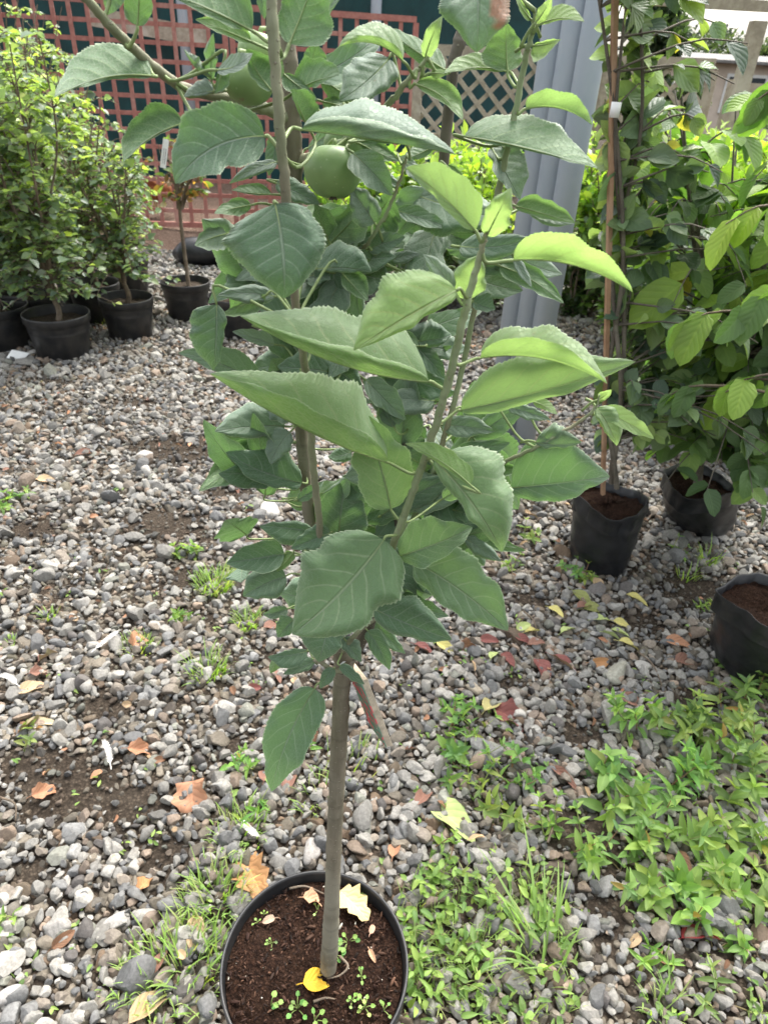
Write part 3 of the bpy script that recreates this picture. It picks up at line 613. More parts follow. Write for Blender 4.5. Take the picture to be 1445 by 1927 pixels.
# ------------------------------------------------------------------ plants in black bags on the right
def bag(root,b,t,r,seed,k=56):
    """soft black planter bag from base centre b to rim centre t"""
    rr=np.random.default_rng(seed); b=np.array(b,float);t=np.array(t,float); ax=t-b; mb=MB(); n=22
    ph=rr.uniform(0,6.28,8); rings=[]
    th=np.linspace(0,2*np.pi,k,endpoint=False)
    for i in range(n):
        u=i/(n-1); c=b+ax*u; c[2]=b[2]+ax[2]*u
        rad=r*(.90+.12*min(1,u*3)-.02*u)*np.ones(k); sq=1+.07*np.cos(2*th+ph[0])*(1-u)+.05*np.cos(4*th+ph[6])*(1-u)
        wr=.010*np.sin(5*th+ph[1]+5*u)+.007*np.sin(9*th+ph[2]-9*u)+.006*np.sin(2*th+24*u+ph[3])+.004*np.sin(15*th+30*u)
        R=rad*sq+wr*r*4*(.35+.65*abs(2*u-1)); 
        z=c[2]+(.012*np.sin(2*th+ph[4])+.008*np.sin(3*th+ph[5]))*(u**4)
        rings.append(np.stack([c[0]+R*np.cos(th),c[1]+R*np.sin(th),z],-1))
    top=rings[-1]; inn=t+(top-t)*.965; inn2=inn-[0,0,.06]; rings+= [top+[0,0,.002],inn,inn2]
    V=np.concatenate(rings).reshape(-1,3); N=len(rings)
    f=[(i*k+j,i*k+(j+1)%k,(i+1)*k+(j+1)%k,(i+1)*k+j) for i in range(N-1) for j in range(k)]+[tuple(range(k-1,-1,-1))]
    mb.add(V,f); mb.build('bag',M['black_film'],root)
    sb=MB(); ss=np.linspace(0,1,12); ring=inn2+[0,0,.030]; cen=t-[0,0,.028]
    v=[cen+(ring-cen)*q+np.stack([0*th,0*th,rr.normal(0,.003,k)],-1) for q in ss]; sb.add(np.concatenate(v),[(i*k+j,i*k+(j+1)%k,(i+1)*k+(j+1)%k,(i+1)*k+j) for i in range(11) for j in range(k)]); sb.build('soil',M['peat'],root)
tm_broad=leaf_template(7,3,.16,.22,.42,.58,.05,.02)
tm_ivy=leaf_template(5,2,.22,.18,.40,.62,.09,.02)
WC=[(.115,.19,.065),(.155,.24,.07),(.20,.29,.075),(.085,.14,.055),(.065,.11,.05)]; WY=[(.20,.30,.055),(.25,.34,.06)]
# staked plant: bag 1
tb1=gnd(1148,935,.275); bb1=gnd(1126,1052,.0); r1=.112
sp=thing('staked_plant',(bb1[0],bb1[1],0),'dark leaved climber tied to a brown stake in the leaning black bag','potted plant'); bag(sp,bb1+[0,0,.004],tb1,r1,1)
s0=at(1140,905,tb1[1]+.01); s1=at(1157,20,tb1[1]-.10); s2=s1+(s1-s0)*.10
mb=MB(); bar(mb,s0-[0,0,.05],s2,.0115,.0115,(.3,-1,0)); mb.build('stake',M['stake'],sp,False)
R=np.random.default_rng(301); T=[];LP=[];LA=[]
def side(a,b): return a+(b-a)
for k in range(3):
    off=R.normal(0,.02,(5,3)); P=spline([s0+(s2-s0)*u+off[i]*np.array([1,1,.2])+[.02,0,0] for i,u in enumerate((0,.25,.5,.75,1.0))],24); T.append((P,np.linspace(.0085,.003,24)))
    for q in range(70):
        u=.17+.83*R.random()**1.9; i=int(u*22.99); a2=R.uniform(0,6.28); wide=.33 if u<.55 else .20; L=wide*R.uniform(.4,1.1)
        d=np.array([math.cos(a2)*.75+(.75 if u<.45 else .62),abs(math.sin(a2)) if R.random()<.8 else math.sin(a2),R.uniform(-.1,.5)]); Q=spline([P[i],P[i]+d*L*.6+[0,0,.02],P[i]+d*L-[0,0,.05*L]],6); T.append((Q,np.linspace(.003,.0012,6)))
        kk=R.integers(3,7); us=R.uniform(.25,1,kk); ii=np.minimum((us*5).astype(int),4); LP.append(Q[ii]); LA.append(nrm(nrm(Q[ii+1]-Q[ii])+R.normal(0,.6,(kk,3))+[0,0,-.35]))
LP=np.concatenate(LP);LA=np.concatenate(LA);n=len(LP); stems_mesh(T).build('stem',M['darkbark'],sp); mb=MB(); s=.056*np.exp(R.normal(0,.25,n))
place(mb,tm_ivy,LP,LA,np.array([.0,-.4,.8])+R.normal(0,.45,(n,3)),s,s*.74,palette(R,n,[(.06,.10,.07),(.10,.155,.085),(.16,.235,.12),(.23,.32,.12),(.36,.33,.08)],(.28,.28,.26,.16,.02))); mb.build('foliage',M['dark_leaf'],sp)
ct=s0+(s1-s0)*.66; mb=MB(); a=at(1160,192,s1[1]-.03); tube(mb,[a,a-[0,0,.030]],.011,14); tag(mb.build('plant_tag',M['white'],None),'small white tag wrapped round the staked plant stem below the top','plant label')

def broad_plant(name,base,z0,height,spread,stems,twigs,lpt,ll,label,seed,lean=(0,0),low=.25,trunk=None,wr=.62,mat='witch_leaf',cols=WC,wts=(.28,.28,.16,.18,.10),twl=.34,yl=.35):
    R=np.random.default_rng(seed); T,LP,LA=grow(R,base,stems,height,spread,twigs,lpt,twl,lean,low,droop=.25); return R,T,LP,LA
def finish_broad(root,R,T,LP,LA,ll,wr,mat,cols,wts,yl,zt,stem_mat='darkbark',tm=None):
    stems_mesh(T,7).build('stem',M[stem_mat],root); n=len(LP); hf=np.clip(LP[:,2]/zt,0,1); C=palette(R,n,cols,wts,.15); y=R.random(n)<yl*np.clip(hf*1.6-.5,0,1); C[y]=palette(R,y.sum(),WY,None,.12)
    s=ll*np.exp(R.normal(0,.22,n)); mb=MB(); A=nrm(LA+[0,0,-.45]); place(mb,tm or tm_broad,LP,A,np.array([0,-.25,1.0])+R.normal(0,.34,(n,3)),s,s*wr,C); mb.build('foliage',M[mat],root)
# bag 2
tb2=gnd(1318,905,.28); bb2=gnd(1312,985,0); rt2=thing('potted_plant',(bb2[0],bb2[1],0),'bushy broad leaved plant in the upright black bag farther back on the right','potted plant'); bag(rt2,bb2+[0,0,.004],tb2,.118,2)
R,T,LP,LA=broad_plant('p',tb2+[0,0,.14],0,1.0,.46,12,26,7,.08,'',302,low=.0,twl=.30)
P=spline([tb2-[0,0,.05],at(1322,840,tb2[1]),tb2+[0,0,.27]],8); T.insert(0,(P,np.linspace(.015,.012,8)))
finish_broad(rt2,R,T,LP,LA,.072,.66,'witch_leaf',[(.10,.165,.065),(.135,.215,.075),(.18,.27,.08),(.07,.12,.055)],(.32,.30,.2,.18),.45,1.4)
# dark dense shrub behind bag 2
for i,(x,y,H,rad,lab) in enumerate([(1225,800,.86,.36,'dark dense shrub behind the staked plant bag'),(1400,850,.85,.40,'dark dense shrub in shade under the broad leaves at the right edge'),(1330,720,.95,.42,'dark shrub between the hedge and the bagged plants')]):
    q=gnd(x,y); bush('dark_shrub',q[:2],H,rad,1700,[(.045,.08,.045),(.065,.11,.05),(.09,.145,.06),(.035,.062,.04)],(.3,.3,.2,.2),.058,lab,'shrub',260+i,mat='dark_leaf',wr=.7,tmpl=tm_ivy,low=.18)
# bag 3 (foreground right, cut by the frame)
tb3=gnd(1452,1135,.27); bb3=gnd(1422,1255,0); rt3=thing('potted_plant',(bb3[0],bb3[1],0),'large leaved yellow green plant in the nearest black bag, cut by the right edge','potted plant'); bag(rt3,bb3+[0,0,.004],tb3,.125,3)
R=np.random.default_rng(304); q0=tb3+[.09,.02,-.03]; T=[];LP=[];LA=[]
P=spline([q0,q0+[.03,.02,.3],q0+[.05,.05,.75],q0+[.05,.08,1.3]],16); T.append((P,np.linspace(.014,.006,16)))
for (zf,dx,dy,dz,L) in [(.47,-1,.5,.1,.5),(.55,-1,.0,.12,.42),(.62,-1,.3,.12,.52),(.68,-1,.12,.05,.42),(.74,-1,.35,.2,.48),(.80,-1,.0,.15,.42),(.87,-1,.3,.2,.50),(.95,-1,.1,.15,.45),(.66,-.6,-.6,.1,.3),(.85,-.7,-.5,.1,.3),(.98,-.7,.6,.2,.4),(.5,-.6,.8,.1,.4),(.75,-.6,.8,.1,.4)]:
    i=int(zf*15); d=nrm([dx,dy,dz]); Q=spline([P[i],P[i]+d*L*.5+[0,0,.05],P[i]+d*L*.85+[0,0,.02],P[i]+d*L-[0,0,.04]],12); T.append((Q,np.linspace(.005,.0016,12)))
    for k in range(7):
        u=.30+.70*k/6; ii=min(int(u*11),10); td=nrm(Q[ii+1]-Q[ii]); sd=nrm(np.cross(td,[0,0,1.]))*(1 if k%2 else -1); pq=Q[ii]
        LP.append(pq); LA.append(nrm(td*.6+sd*.75+R.normal(0,.2,3)+[0,0,-.30]))
        if R.random()<.5: LP.append(pq); LA.append(nrm(td*.7+R.normal(0,.4,3)+[0,0,-.55]))
LP=np.array(LP);LA=np.array(LA)
finish_broad(rt3,R,T,LP,LA,.082,.60,'witch_leaf',WC,(.24,.34,.26,.10,.06),.5,1.5,'shrub_bark',leaf_template(10,4,.15,.25,.42,.58,.05,.025))

# hen pecking behind the red trellis
hp=at(292,392,7.5); hz=max(.07,float(hp[2])); hen=thing('hen',(hp[0],hp[1],hz),'red brown hen pecking on the mulch behind the red trellis','hen')
mb=MB(); hx=lambda dx,dz:np.array([hp[0]+dx,hp[1],hz+dz])
P=spline([hx(-.25,.27),hx(-.19,.235),hx(-.09,.20),hx(.02,.185),hx(.10,.18),hx(.155,.16),hx(.19,.12),hx(.215,.095),hx(.235,.08)],30)
tube(mb,P,np.interp(np.linspace(0,1,30),np.linspace(0,1,11),[.008,.05,.075,.098,.108,.100,.080,.052,.034,.030,.008]),18,(.27,.105,.045)); mb.build('body',M['generic'],hen)
mb=MB(); place(mb,leaf_template(4,2,.1,.1),[hx(-.20,.25)+[0,q*.012,0] for q in range(-2,3)],[[-.8,.1*q,.75] for q in range(-2,3)],[[.3,.4*q,.6] for q in range(-2,3)],[.14]*5,[.05]*5,[[.10,.05,.03]]*5); mb.build('tail',M['generic'],hen)
for sg in (1,-1):
    mb=MB(); place(mb,leaf_template(6,3,.25,.10),[hx(.10,.20)+[0,-.095*sg,.01]],[[-1,-.05*sg,-.05]],[[0,-1.0*sg,.35]],[.24],[.12],[[.21,.075,.035]]); mb.build('wing',M['generic'],hen)
    mb=MB(); tube(mb,[hx(.0,.12)+[0,.04*sg,0],hx(.02,.06)+[0,.04*sg,0],hx(.0,.004)+[0,.04*sg,0]],.008,7,(.5,.36,.14))
    for a in (-.5,0,.5): tube(mb,[hx(.0,.006)+[0,.04*sg,0],hx(.045*math.cos(a),.004)+[0,.04*sg+.045*math.sin(a),0]],.004,5,(.5,.36,.14))
    mb.build('leg',M['generic'],hen)
mb=MB(); place(mb,leaf_template(5,2,.1,-.3),[hx(.185,.135)],[[.7,0,-.35]],[[0,1,0]],[.06],[.035],[[.55,.03,.03]]); mb.build('comb',M['generic'],hen)
mb=MB(); tube(mb,[hx(.232,.082),hx(.25,.062)],[.007,.001],6,(.55,.42,.2)); mb.build('beak',M['generic'],hen)

# ------------------------------------------------------------------ the apple tree in its pot (hero)
HP=np.array([-0.066,0.517,0.0]); tree_root=thing('potted_apple_tree',HP,'young apple tree with three green apples growing in the large black pot in front','potted tree')
pot_parts(tree_root,(HP[0],HP[1],0.0),.1405,.25,.024,5,k=96)
rt_=np.random.default_rng(21)
def A3(L): return np.array([at(*q) for q in L])
STEM={}
SCL=dict(T=.93,A=.72,C=.62,E=.74,B=.9,D=1.08,H=.62,G=.68,L=.85,I=.7)
def stem(name,key,pts,radii,mat,n=60,k=12,knob=.02):
    P=spline(A3(pts),n); u=np.linspace(0,1,n); r=np.interp(u,np.linspace(0,1,len(radii)),radii)*SCL.get(key,1.0)
    for b in rt_.uniform(0.05,.95,max(3,n//9)): r=r*(1+rt_.uniform(.03,.09 if key=='T' else .18)*np.exp(-((u-b)/.009)**2))
    P=P+rt_.normal(0,.0003,P.shape)
    mb=MB(); tube(mb,P,r,k,jit=knob,rng=rt_); o=mb.build(name,M[mat],tree_root); STEM[key]=(P,r,o); return o
px=lambda p,Y:p*Y/FPX
stem('trunk','T',[(616,1842,.515),(620,1790,.515),(625,1700,.515),(628,1600,.516),(634,1480,.516),(640,1360,.517),(644,1280,.518),(650,1235,.520)],[.0136,.0132,.0114,.0105,.0101,.0097,.0099,.0115],'trunk',110,18,.022)
stem('branch','D',[(648,1250,.520),(628,1170,.530),(602,1080,.545),(583,980,.555),(568,820,.560),(560,600,.556),(553,400,.552),(550,250,.550),(545,120,.550),(528,-60,.550)],[.0095,.0062,.0056,.0055,.0053,.0056,.0064,.0066,.005,.004],'trunk',110,14,.03)
stem('branch','B',[(652,1245,.520),(688,1190,.527),(720,1110,.533),(742,1035,.540),(768,800,.553),(792,620,.555),(819,450,.555),(850,150,.552),(871,50,.552),(884,-70,.55)],[.0090,.0068,.0054,.0048,.0044,.0042,.0042,.0044,.0046,.0040],'darkbark',110,12,.02)
stem('shoot','A',[(640,1200,.512),(660,1152,.495),(697,1110,.475),(738,1030,.452),(772,940,.436),(808,835,.418),(848,700,.403),(878,570,.395),(902,485,.390),(918,430,.386)],[.0050,.0047,.0044,.0041,.0039,.0037,.0035,.0032,.0024,.0015],'tipshoot',110,14,.015)
stem('shoot','C',[(741,1040,.538),(800,930,.53),(828,850,.525),(868,700,.52),(893,575,.515),(940,350,.51),(965,230,.505),(985,125,.50),(1000,65,.495),(1006,20,.492)],[.0042,.0040,.0038,.0036,.0034,.0033,.0032,.0030,.0024,.0014],'tipshoot',90,12,.015)
stem('shoot','E',[(606,1100,.528),(602,1000,.505),(590,880,.488),(576,710,.46),(557,570,.43),(541,400,.412),(530,270,.402),(517,100,.398),(508,-60,.398)],[.0042,.0041,.0040,.0038,.0036,.0038,.0037,.0036,.0032],'shoot',90,14,.018)
stem('branch','L',[(548,225,.550),(500,205,.535),(450,190,.515),(345,163,.475),(240,80,.445),(165,0,.425),(128,-45,.418)],[.0050,.0045,.0040,.0034,.0030,.0026,.0022],'shoot',60,12,.02)
stem('spur','G',[(556,306,.552),(582,298,.545),(610,288,.540),(660,258,.530),(700,226,.522),(740,186,.512),(768,152,.505),(792,124,.50),(806,106,.498)],[.0062,.0058,.0050,.0038,.0032,.0030,.0026,.0020,.0012],'tipshoot',60,10,.02)
stem('shoot','H',[(640,520,.552),(668,485,.53),(696,452,.515),(735,385,.505),(758,320,.5),(766,292,.5)],[.0030,.0026,.0022,.0019,.0015,.001],'tipshoot',50,10,.01)
stem('shoot','I',[(833,842,.524),(900,880,.50),(965,862,.475),(1030,829,.462),(1090,793,.458),(1119,768,.455),(1128,742,.452)],[.0026,.0024,.0022,.0020,.0017,.0012,.0008],'tipshoot',60,10,.01)
stem('spur','K',[(648,1262,.514),(628,1262,.500),(606,1248,.495),(590,1242,.49)],[.0034,.0026,.0022,.0016],'shoot',24,8,.02)
stem('spur','N',[(645,1225,.50),(668,1195,.49),(690,1176,.485),(712,1162,.482)],[.0030,.0024,.0020,.0014],'shoot',24,8,.02)
# sawn-off stub and scar
mb=MB(); P=A3([(650,1236,.514),(637,1205,.506),(633,1186,.503)]); tube(mb,spline(P,8),np.linspace(.0095,.0072,8),14,jit=.03,rng=rt_); mb.build('stub',M['trunk'],tree_root)
ALLP=np.concatenate([s[0] for k,s in STEM.items()])

def leaf_geo(bx,by,tx,ty,Ln,Rn,side,Yb,Yt,bow=0,arch=0,dL=None,dR=None,young=0,pale=0,burn=0,wave=.075,seed=0,tw=0,stub=True,curl=.0,nt_=120,ns=7):
    r=np.random.default_rng(seed+1000); P0=at(bx,by,Yb);P1=at(tx,ty,Yt); z=.5*(depth(P0)+depth(P1)); k=z/FPX
    view=nrm(CAM-.5*(P0+P1)); dx,dy=tx-bx,ty-by; l=math.hypot(dx,dy); pl=_R*(dy/l)+_U*(dx/l)      # screen-left of the axis
    if dL is None: dL=(.34+r.uniform(-.32,.32))*Ln*side if Ln>0 else abs(Ln)*.9
    if dR is None: dR=(.34+r.uniform(-.32,.32))*Rn*side if Rn>0 else abs(Rn)*.9
    if Ln<0 and Rn>0: dR=-.35*Rn
    if Rn<0 and Ln>0: dL=-.35*Ln
    if not arch: arch=r.uniform(-.03,.16)*l*side
    if not bow: bow=r.uniform(-.06,.06)*l
    if not curl: curl=max(0,r.uniform(-.25,.85))
    t=np.linspace(0,1,nt_+1)
    Cp=.5*(P0+P1)+2*bow*k*pl+2*arch*k*view
    Mid=((1-t)**2)[:,None]*P0+(2*t*(1-t))[:,None]*Cp+(t**2)[:,None]*P1
    # real leaves undulate a little along the midrib
    Mid=Mid+view*(k*.02*l*np.sin(t*7+r.uniform(0,6))*t)[:,None]
    T=nrm(np.gradient(Mid,axis=0)); pp=_R*0+np.outer(-(T@_U),_R)+np.outer(T@_R,_U); nl_=np.linalg.norm(pp,axis=1,keepdims=True); pp=np.where(nl_>.25,pp/np.maximum(nl_,1e-6),pl); pp=nrm(pp)
    a,b=.46,.84; mx=(a/(a+b))**a*(b/(a+b))**b; prof=np.where((t>0)&(t<1),np.maximum(t,1e-6)**a*np.maximum(1-t,0)**b/mx,0); prof=prof*(1-.12*np.exp(-((t-.9)/.07)**2)); prof[-1]=.012; prof[0]=.03
    s=np.linspace(-1,1,2*ns+1); V=np.zeros((nt_+1,2*ns+1,3)); ph=r.uniform(0,6.28,4); amp=wave*2.2*.5*(abs(Ln)+abs(Rn)); twist=r.uniform(-.6,.6); tipc=-side*r.uniform(-.05,.24)
    tooth=((t*30+.4*np.sin(t*37))%1.0); lv=np.minimum(l*.5,.5*(abs(Ln)+abs(Rn)))
    for j,q in enumerate(s):
        h,dd=(Rn,dR) if q>0 else (Ln,dL); sg=-1.0 if q>0 else 1.0; qa=abs(q)
        if q==0: h=0
        lat=h*qa*prof*sg*(1+qa*(.065*np.sin(t*8+ph[0]+(2.1 if q>0 else 0))+.035*np.sin(t*23+ph[3]+(1.3 if q>0 else 0))))
        if qa>.93: lat=lat*(1+ .060*(tooth-.4)*(prof>.12))
        dep=dd*(qa**1.35)*prof
        wv=amp*(qa**2)*(.6*np.sin(t*11+ph[0]+(2 if q>0 else 0))+.5*np.sin(t*19+ph[1]+(1 if q>0 else 0))+.25*np.sin(t*31+ph[2]))*np.clip(prof*1.5,0,1)
        quilt=.007*lv*np.sin((t*7.5-1.9*qa**1.25+(.45 if q>0 else 0))*2*np.pi)*qa*(1-qa)*4*np.clip(prof,0,1)
        roll=-curl*abs(h)*np.clip((qa-.6)/.4,0,1)**2*side
        dep=dep+twist*h*sg*qa*prof*(t-.3)+tipc*l*np.clip((t-.62)/.38,0,1)**2
        V[:,j]=Mid+pp*(lat*k)[:,None]+view*((dep+wv*.8+quilt+roll*prof)*k)[:,None]+pp*((.35*wv*sg)*k)[:,None]
    n=2*ns+1; F=[]
    for i in range(nt_):
        for j in range(2*ns):
            q=(i*n+j,i*n+j+1,(i+1)*n+j+1,(i+1)*n+j); F.append(q if side>0 else q[::-1])
    UV=np.stack([np.tile(s*.5+.5,nt_+1),np.repeat(t,n)],1)
    C=np.zeros(((nt_+1)*n,4)); C[:,0]=young; C[:,1]=pale; C[:,3]=1
    if burn:
        uu=np.tile(s,nt_+1); tt=np.repeat(t,n); d=np.hypot((uu*burn[0]-.75)/.42,(tt-burn[1])/burn[2])+.10*np.sin(tt*40)+.08*np.sin(uu*17); C[:,2]=np.clip((1.05-d)*6,0,1)
    return V.reshape(-1,3),F,UV,C,Mid,view,k
# b(x,y) t(x,y) Left Right side(+1 upper side seen, -1 underside seen) Yb Yt, options
_=dict
LEAVES=[
(285,143,106,182,8,66,-1,.445,.42,_(bow=-16)),(215,-35,203,28,22,22,1,.44,.44,_(pale=.4)),(259,48,264,-75,32,28,-1,.44,.43,_()),
(474,58,268,-30,12,62,-1,.405,.40,_(bow=-6,arch=12)),(472,78,368,37,10,26,-1,.45,.44,_(young=.35)),(398,152,402,62,16,10,1,.46,.45,_(pale=.9,wave=.2)),(402,148,346,92,-8,20,1,.46,.45,_(pale=.8,bow=9,wave=.2)),
(410,132,476,100,26,12,1,.44,.43,_(pale=.9,bow=-8)),(418,130,404,176,18,8,-1,.445,.44,_()),(402,172,346,182,6,24,1,.45,.45,_(pale=.8)),(512,170,464,92,14,46,-1,.43,.44,_()),
(498,257,330,346,52,80,1,.405,.385,_(bow=-26,arch=14,wave=.07)),(345,232,234,304,3,54,-1,.45,.43,_(bow=-10)),(545,82,600,-60,42,62,-1,.43,.44,_()),(612,28,646,-16,9,9,1,.5,.5,_(pale=.9)),(495,-20,498,36,16,9,1,.45,.45,_(pale=.3)),
(757,114,637,88,-16,42,1,.485,.465,_(bow=-20,young=.55)),(836,131,722,52,16,26,-1,.51,.50,_()),(800,108,832,30,16,16,1,.50,.49,_(young=.8)),(811,138,843,140,9,10,-1,.5,.495,_(young=.8)),(783,159,869,226,30,10,-1,.50,.48,_(bow=12,young=.45)),
(951,134,836,138,5,30,-1,.515,.50,_(bow=-9,young=.5)),(955,133,952,42,44,30,-1,.515,.52,_(young=.15)),(893,-90,896,98,70,74,1,.49,.47,_(burn=(-1,.45,.30),pale=.35)),(998,36,967,-15,10,11,-1,.495,.48,_(young=.8)),(1008,42,1038,-6,11,12,-1,.49,.485,_(young=.9)),
(1014,47,1098,41,28,5,-1,.49,.475,_(bow=10,young=.85)),(1003,86,1055,74,10,32,-1,.495,.48,_(young=.85)),(990,205,1113,236,26,-34,-1,.505,.485,_(bow=16,young=.6,dL=-8)),(873,257,1119,316,64,5,-1,.50,.46,_(bow=6,wave=.07)),(955,250,1085,290,48,6,1,.53,.5,_(pale=.4)),
(568,244,863,292,72,-36,1,.43,.40,_(bow=3,pale=.25,arch=5)),(742,268,607,240,5,36,-1,.47,.46,_()),(672,266,776,264,20,6,-1,.5,.49,_()),(732,110,638,190,38,50,1,.515,.49,_(pale=.55)),(556,172,638,141,48,12,-1,.48,.46,_(wave=.1)),(580,136,592,80,20,32,-1,.5,.5,_()),
(575,230,547,170,5,38,-1,.46,.45,_()),(535,140,598,188,12,20,-1,.48,.47,_()),(606,296,690,322,28,12,-1,.50,.49,_()),(664,288,738,368,32,28,1,.495,.475,_(pale=.3)),(680,272,750,304,20,12,-1,.51,.50,_()),(816,276,756,300,10,18,-1,.53,.52,_()),(752,295,812,368,16,12,1,.51,.49,_(pale=.5,wave=.15)),
(894,434,763,316,14,60,1,.388,.37,_(young=.75,arch=10,bow=-6)),(916,443,962,353,24,26,1,.386,.375,_(young=1.0)),(924,278,978,376,50,16,1,.52,.50,_(pale=.75,wave=.12)),(970,388,1081,420,30,10,-1,.51,.49,_(young=.25)),(1000,394,1080,420,22,18,1,.525,.5,_(pale=.8)),
(966,490,1186,549,42,-52,-1,.388,.365,_(bow=20,young=.92,dL=-6)),(859,547,666,660,20,84,1,.385,.35,_(young=.8,bow=-4,arch=8)),(852,545,796,478,18,18,1,.405,.40,_(pale=.9)),(878,562,905,478,32,30,1,.41,.40,_(young=.6)),
(806,718,454,596,-34,118,1,.405,.365,_(bow=24,young=.32,wave=.05)),(728,870,392,702,-44,114,1,.43,.375,_(bow=14,young=.28)),(736,957,688,780,52,56,1,.445,.44,_(young=.15)),(868,772,1199,680,68,18,1,.42,.40,_(bow=-6,young=.33)),(904,674,1141,722,64,-34,1,.405,.375,_(bow=22,young=.6)),
(818,866,946,1042,92,20,1,.415,.385,_(young=.18,bow=8)),(884,912,763,836,6,30,-1,.40,.405,_(young=.4,bow=-8)),(962,918,1149,897,80,32,1,.475,.46,_(bow=-2)),(752,1046,890,992,54,32,1,.44,.42,_(bow=-4)),(782,1058,956,1187,66,42,1,.45,.42,_(arch=10)),
(705,1146,850,1204,50,26,1,.48,.455,_(arch=8)),(755,1120,845,1160,18,16,1,.51,.5,_()),(722,1016,550,1194,84,98,1,.435,.40,_(arch=10,young=.06)),(590,1000,487,990,32,14,1,.52,.5,_()),(622,1002,548,1032,18,24,1,.505,.5,_()),(535,1042,426,1060,28,32,1,.52,.5,_()),
(538,1084,457,1122,30,38,1,.52,.5,_(pale=.2)),(552,1040,520,1076,10,16,-1,.52,.51,_(young=.4)),(541,1146,494,1156,12,12,1,.53,.52,_(pale=.5)),(624,1166,600,1246,34,50,1,.485,.47,_()),(552,1165,522,1199,16,22,1,.5,.5,_()),(578,1225,504,1236,26,10,1,.5,.485,_()),
(530,1236,509,1267,11,12,-1,.505,.5,_(young=.3)),(583,1240,536,1243,6,8,1,.5,.49,_(pale=.6)),(592,1245,533,1269,9,16,1,.49,.475,_(young=.1)),(592,1296,510,1492,46,46,1,.495,.47,_(arch=6)),(628,1258,602,1296,12,12,1,.495,.49,_()),(640,1252,686,1288,11,10,1,.49,.48,_()),
(646,1200,680,1246,20,12,1,.495,.49,_(pale=.2)),(692,1187,733,1261,20,16,1,.51,.5,_()),(700,1160,763,1230,16,16,1,.535,.53,_()),(831,926,781,932,16,22,1,.54,.53,_(pale=.5)),(834,938,886,905,17,14,1,.47,.46,_(young=.2)),(855,960,906,986,17,16,1,.52,.5,_()),
(892,1000,989,1036,12,14,-1,.52,.5,_()),(876,1013,943,1056,16,14,1,.51,.49,_(pale=.4)),(762,1080,839,1123,14,12,1,.51,.5,_()),(638,1006,652,903,44,52,1,.53,.52,_()),(696,910,644,896,8,9,-1,.53,.52,_()),(661,850,617,860,14,16,1,.55,.54,_()),(770,798,803,834,17,17,1,.565,.555,_()),
(536,802,405,812,24,44,1,.535,.50,_(pale=.25,bow=-4)),(546,813,510,874,20,28,1,.525,.51,_(pale=.6)),(568,908,424,850,22,48,1,.535,.51,_(wave=.1)),(516,558,410,556,20,16,1,.46,.445,_(pale=.6,wave=.12)),(500,556,413,592,22,6,-1,.455,.45,_(young=.2)),(408,573,402,698,16,54,1,.45,.44,_(wave=.12)),
(492,726,334,664,18,34,1,.50,.47,_(pale=.3)),(518,384,534,563,78,106,1,.408,.385,_(arch=14,wave=.04)),(472,386,404,402,16,18,-1,.52,.5,_()),(426,440,367,462,28,20,-1,.5,.49,_(pale=.55)),(597,506,700,512,52,8,1,.48,.46,_(bow=4)),(645,515,692,566,28,14,-1,.47,.46,_()),
(705,420,658,352,30,28,1,.51,.5,_(pale=.6)),(616,446,592,384,12,28,-1,.52,.51,_()),(520,345,602,386,22,18,1,.52,.51,_()),(520,258,506,332,10,18,1,.54,.53,_()),(521,305,431,346,14,12,1,.52,.5,_(pale=.75)),(511,366,437,358,3,20,-1,.52,.5,_()),(695,468,763,446,22,17,1,.52,.51,_(pale=.2)),
(742,506,661,470,12,18,-1,.52,.51,_()),(734,490,790,478,12,13,1,.525,.52,_(pale=.5)),(865,464,1002,448,28,24,1,.495,.475,_(pale=.15)),(940,500,1060,571,24,20,-1,.49,.465,_()),(966,484,1000,540,12,8,1,.485,.47,_(pale=.7)),(890,568,932,582,27,10,1,.5,.49,_()),(788,642,850,630,38,14,1,.54,.53,_()),
(780,650,838,714,20,17,1,.54,.53,_()),(626,700,522,690,28,38,1,.5,.485,_()),(632,690,682,728,27,18,1,.52,.51,_()),(688,715,764,792,28,18,1,.52,.5,_(pale=.4)),(516,648,437,624,10,18,1,.5,.48,_(pale=.9)),(552,590,484,574,22,28,1,.5,.49,_()),(832,800,930,812,22,20,1,.53,.5,_(pale=.4)),
(955,765,1036,790,14,14,1,.48,.465,_(pale=.4)),(1008,832,1094,832,38,8,1,.465,.45,_(young=.2,pale=.3)),(1122,768,1160,839,32,12,1,.458,.445,_(young=.6,pale=.25)),(1130,772,1230,826,22,14,1,.46,.445,_(young=.7)),(1125,752,1150,733,10,8,-1,.455,.45,_(young=.7)),(1003,756,1048,780,12,8,-1,.48,.47,_(young=.6)),
(745,396,846,430,20,14,1,.53,.51,_()),(840,312,874,340,12,12,-1,.53,.52,_(young=.3)),(700,330,756,350,14,16,1,.53,.52,_(pale=.3)),(905,880,850,902,14,14,1,.53,.52,_()),(840,880,880,850,12,14,1,.53,.52,_()),(560,940,610,905,12,10,1,.54,.54,_()),(735,1050,690,1035,14,18,1,.53,.52,_()),(640,610,700,640,20,16,1,.55,.54,_()),
]
RF=np.random.default_rng(909)
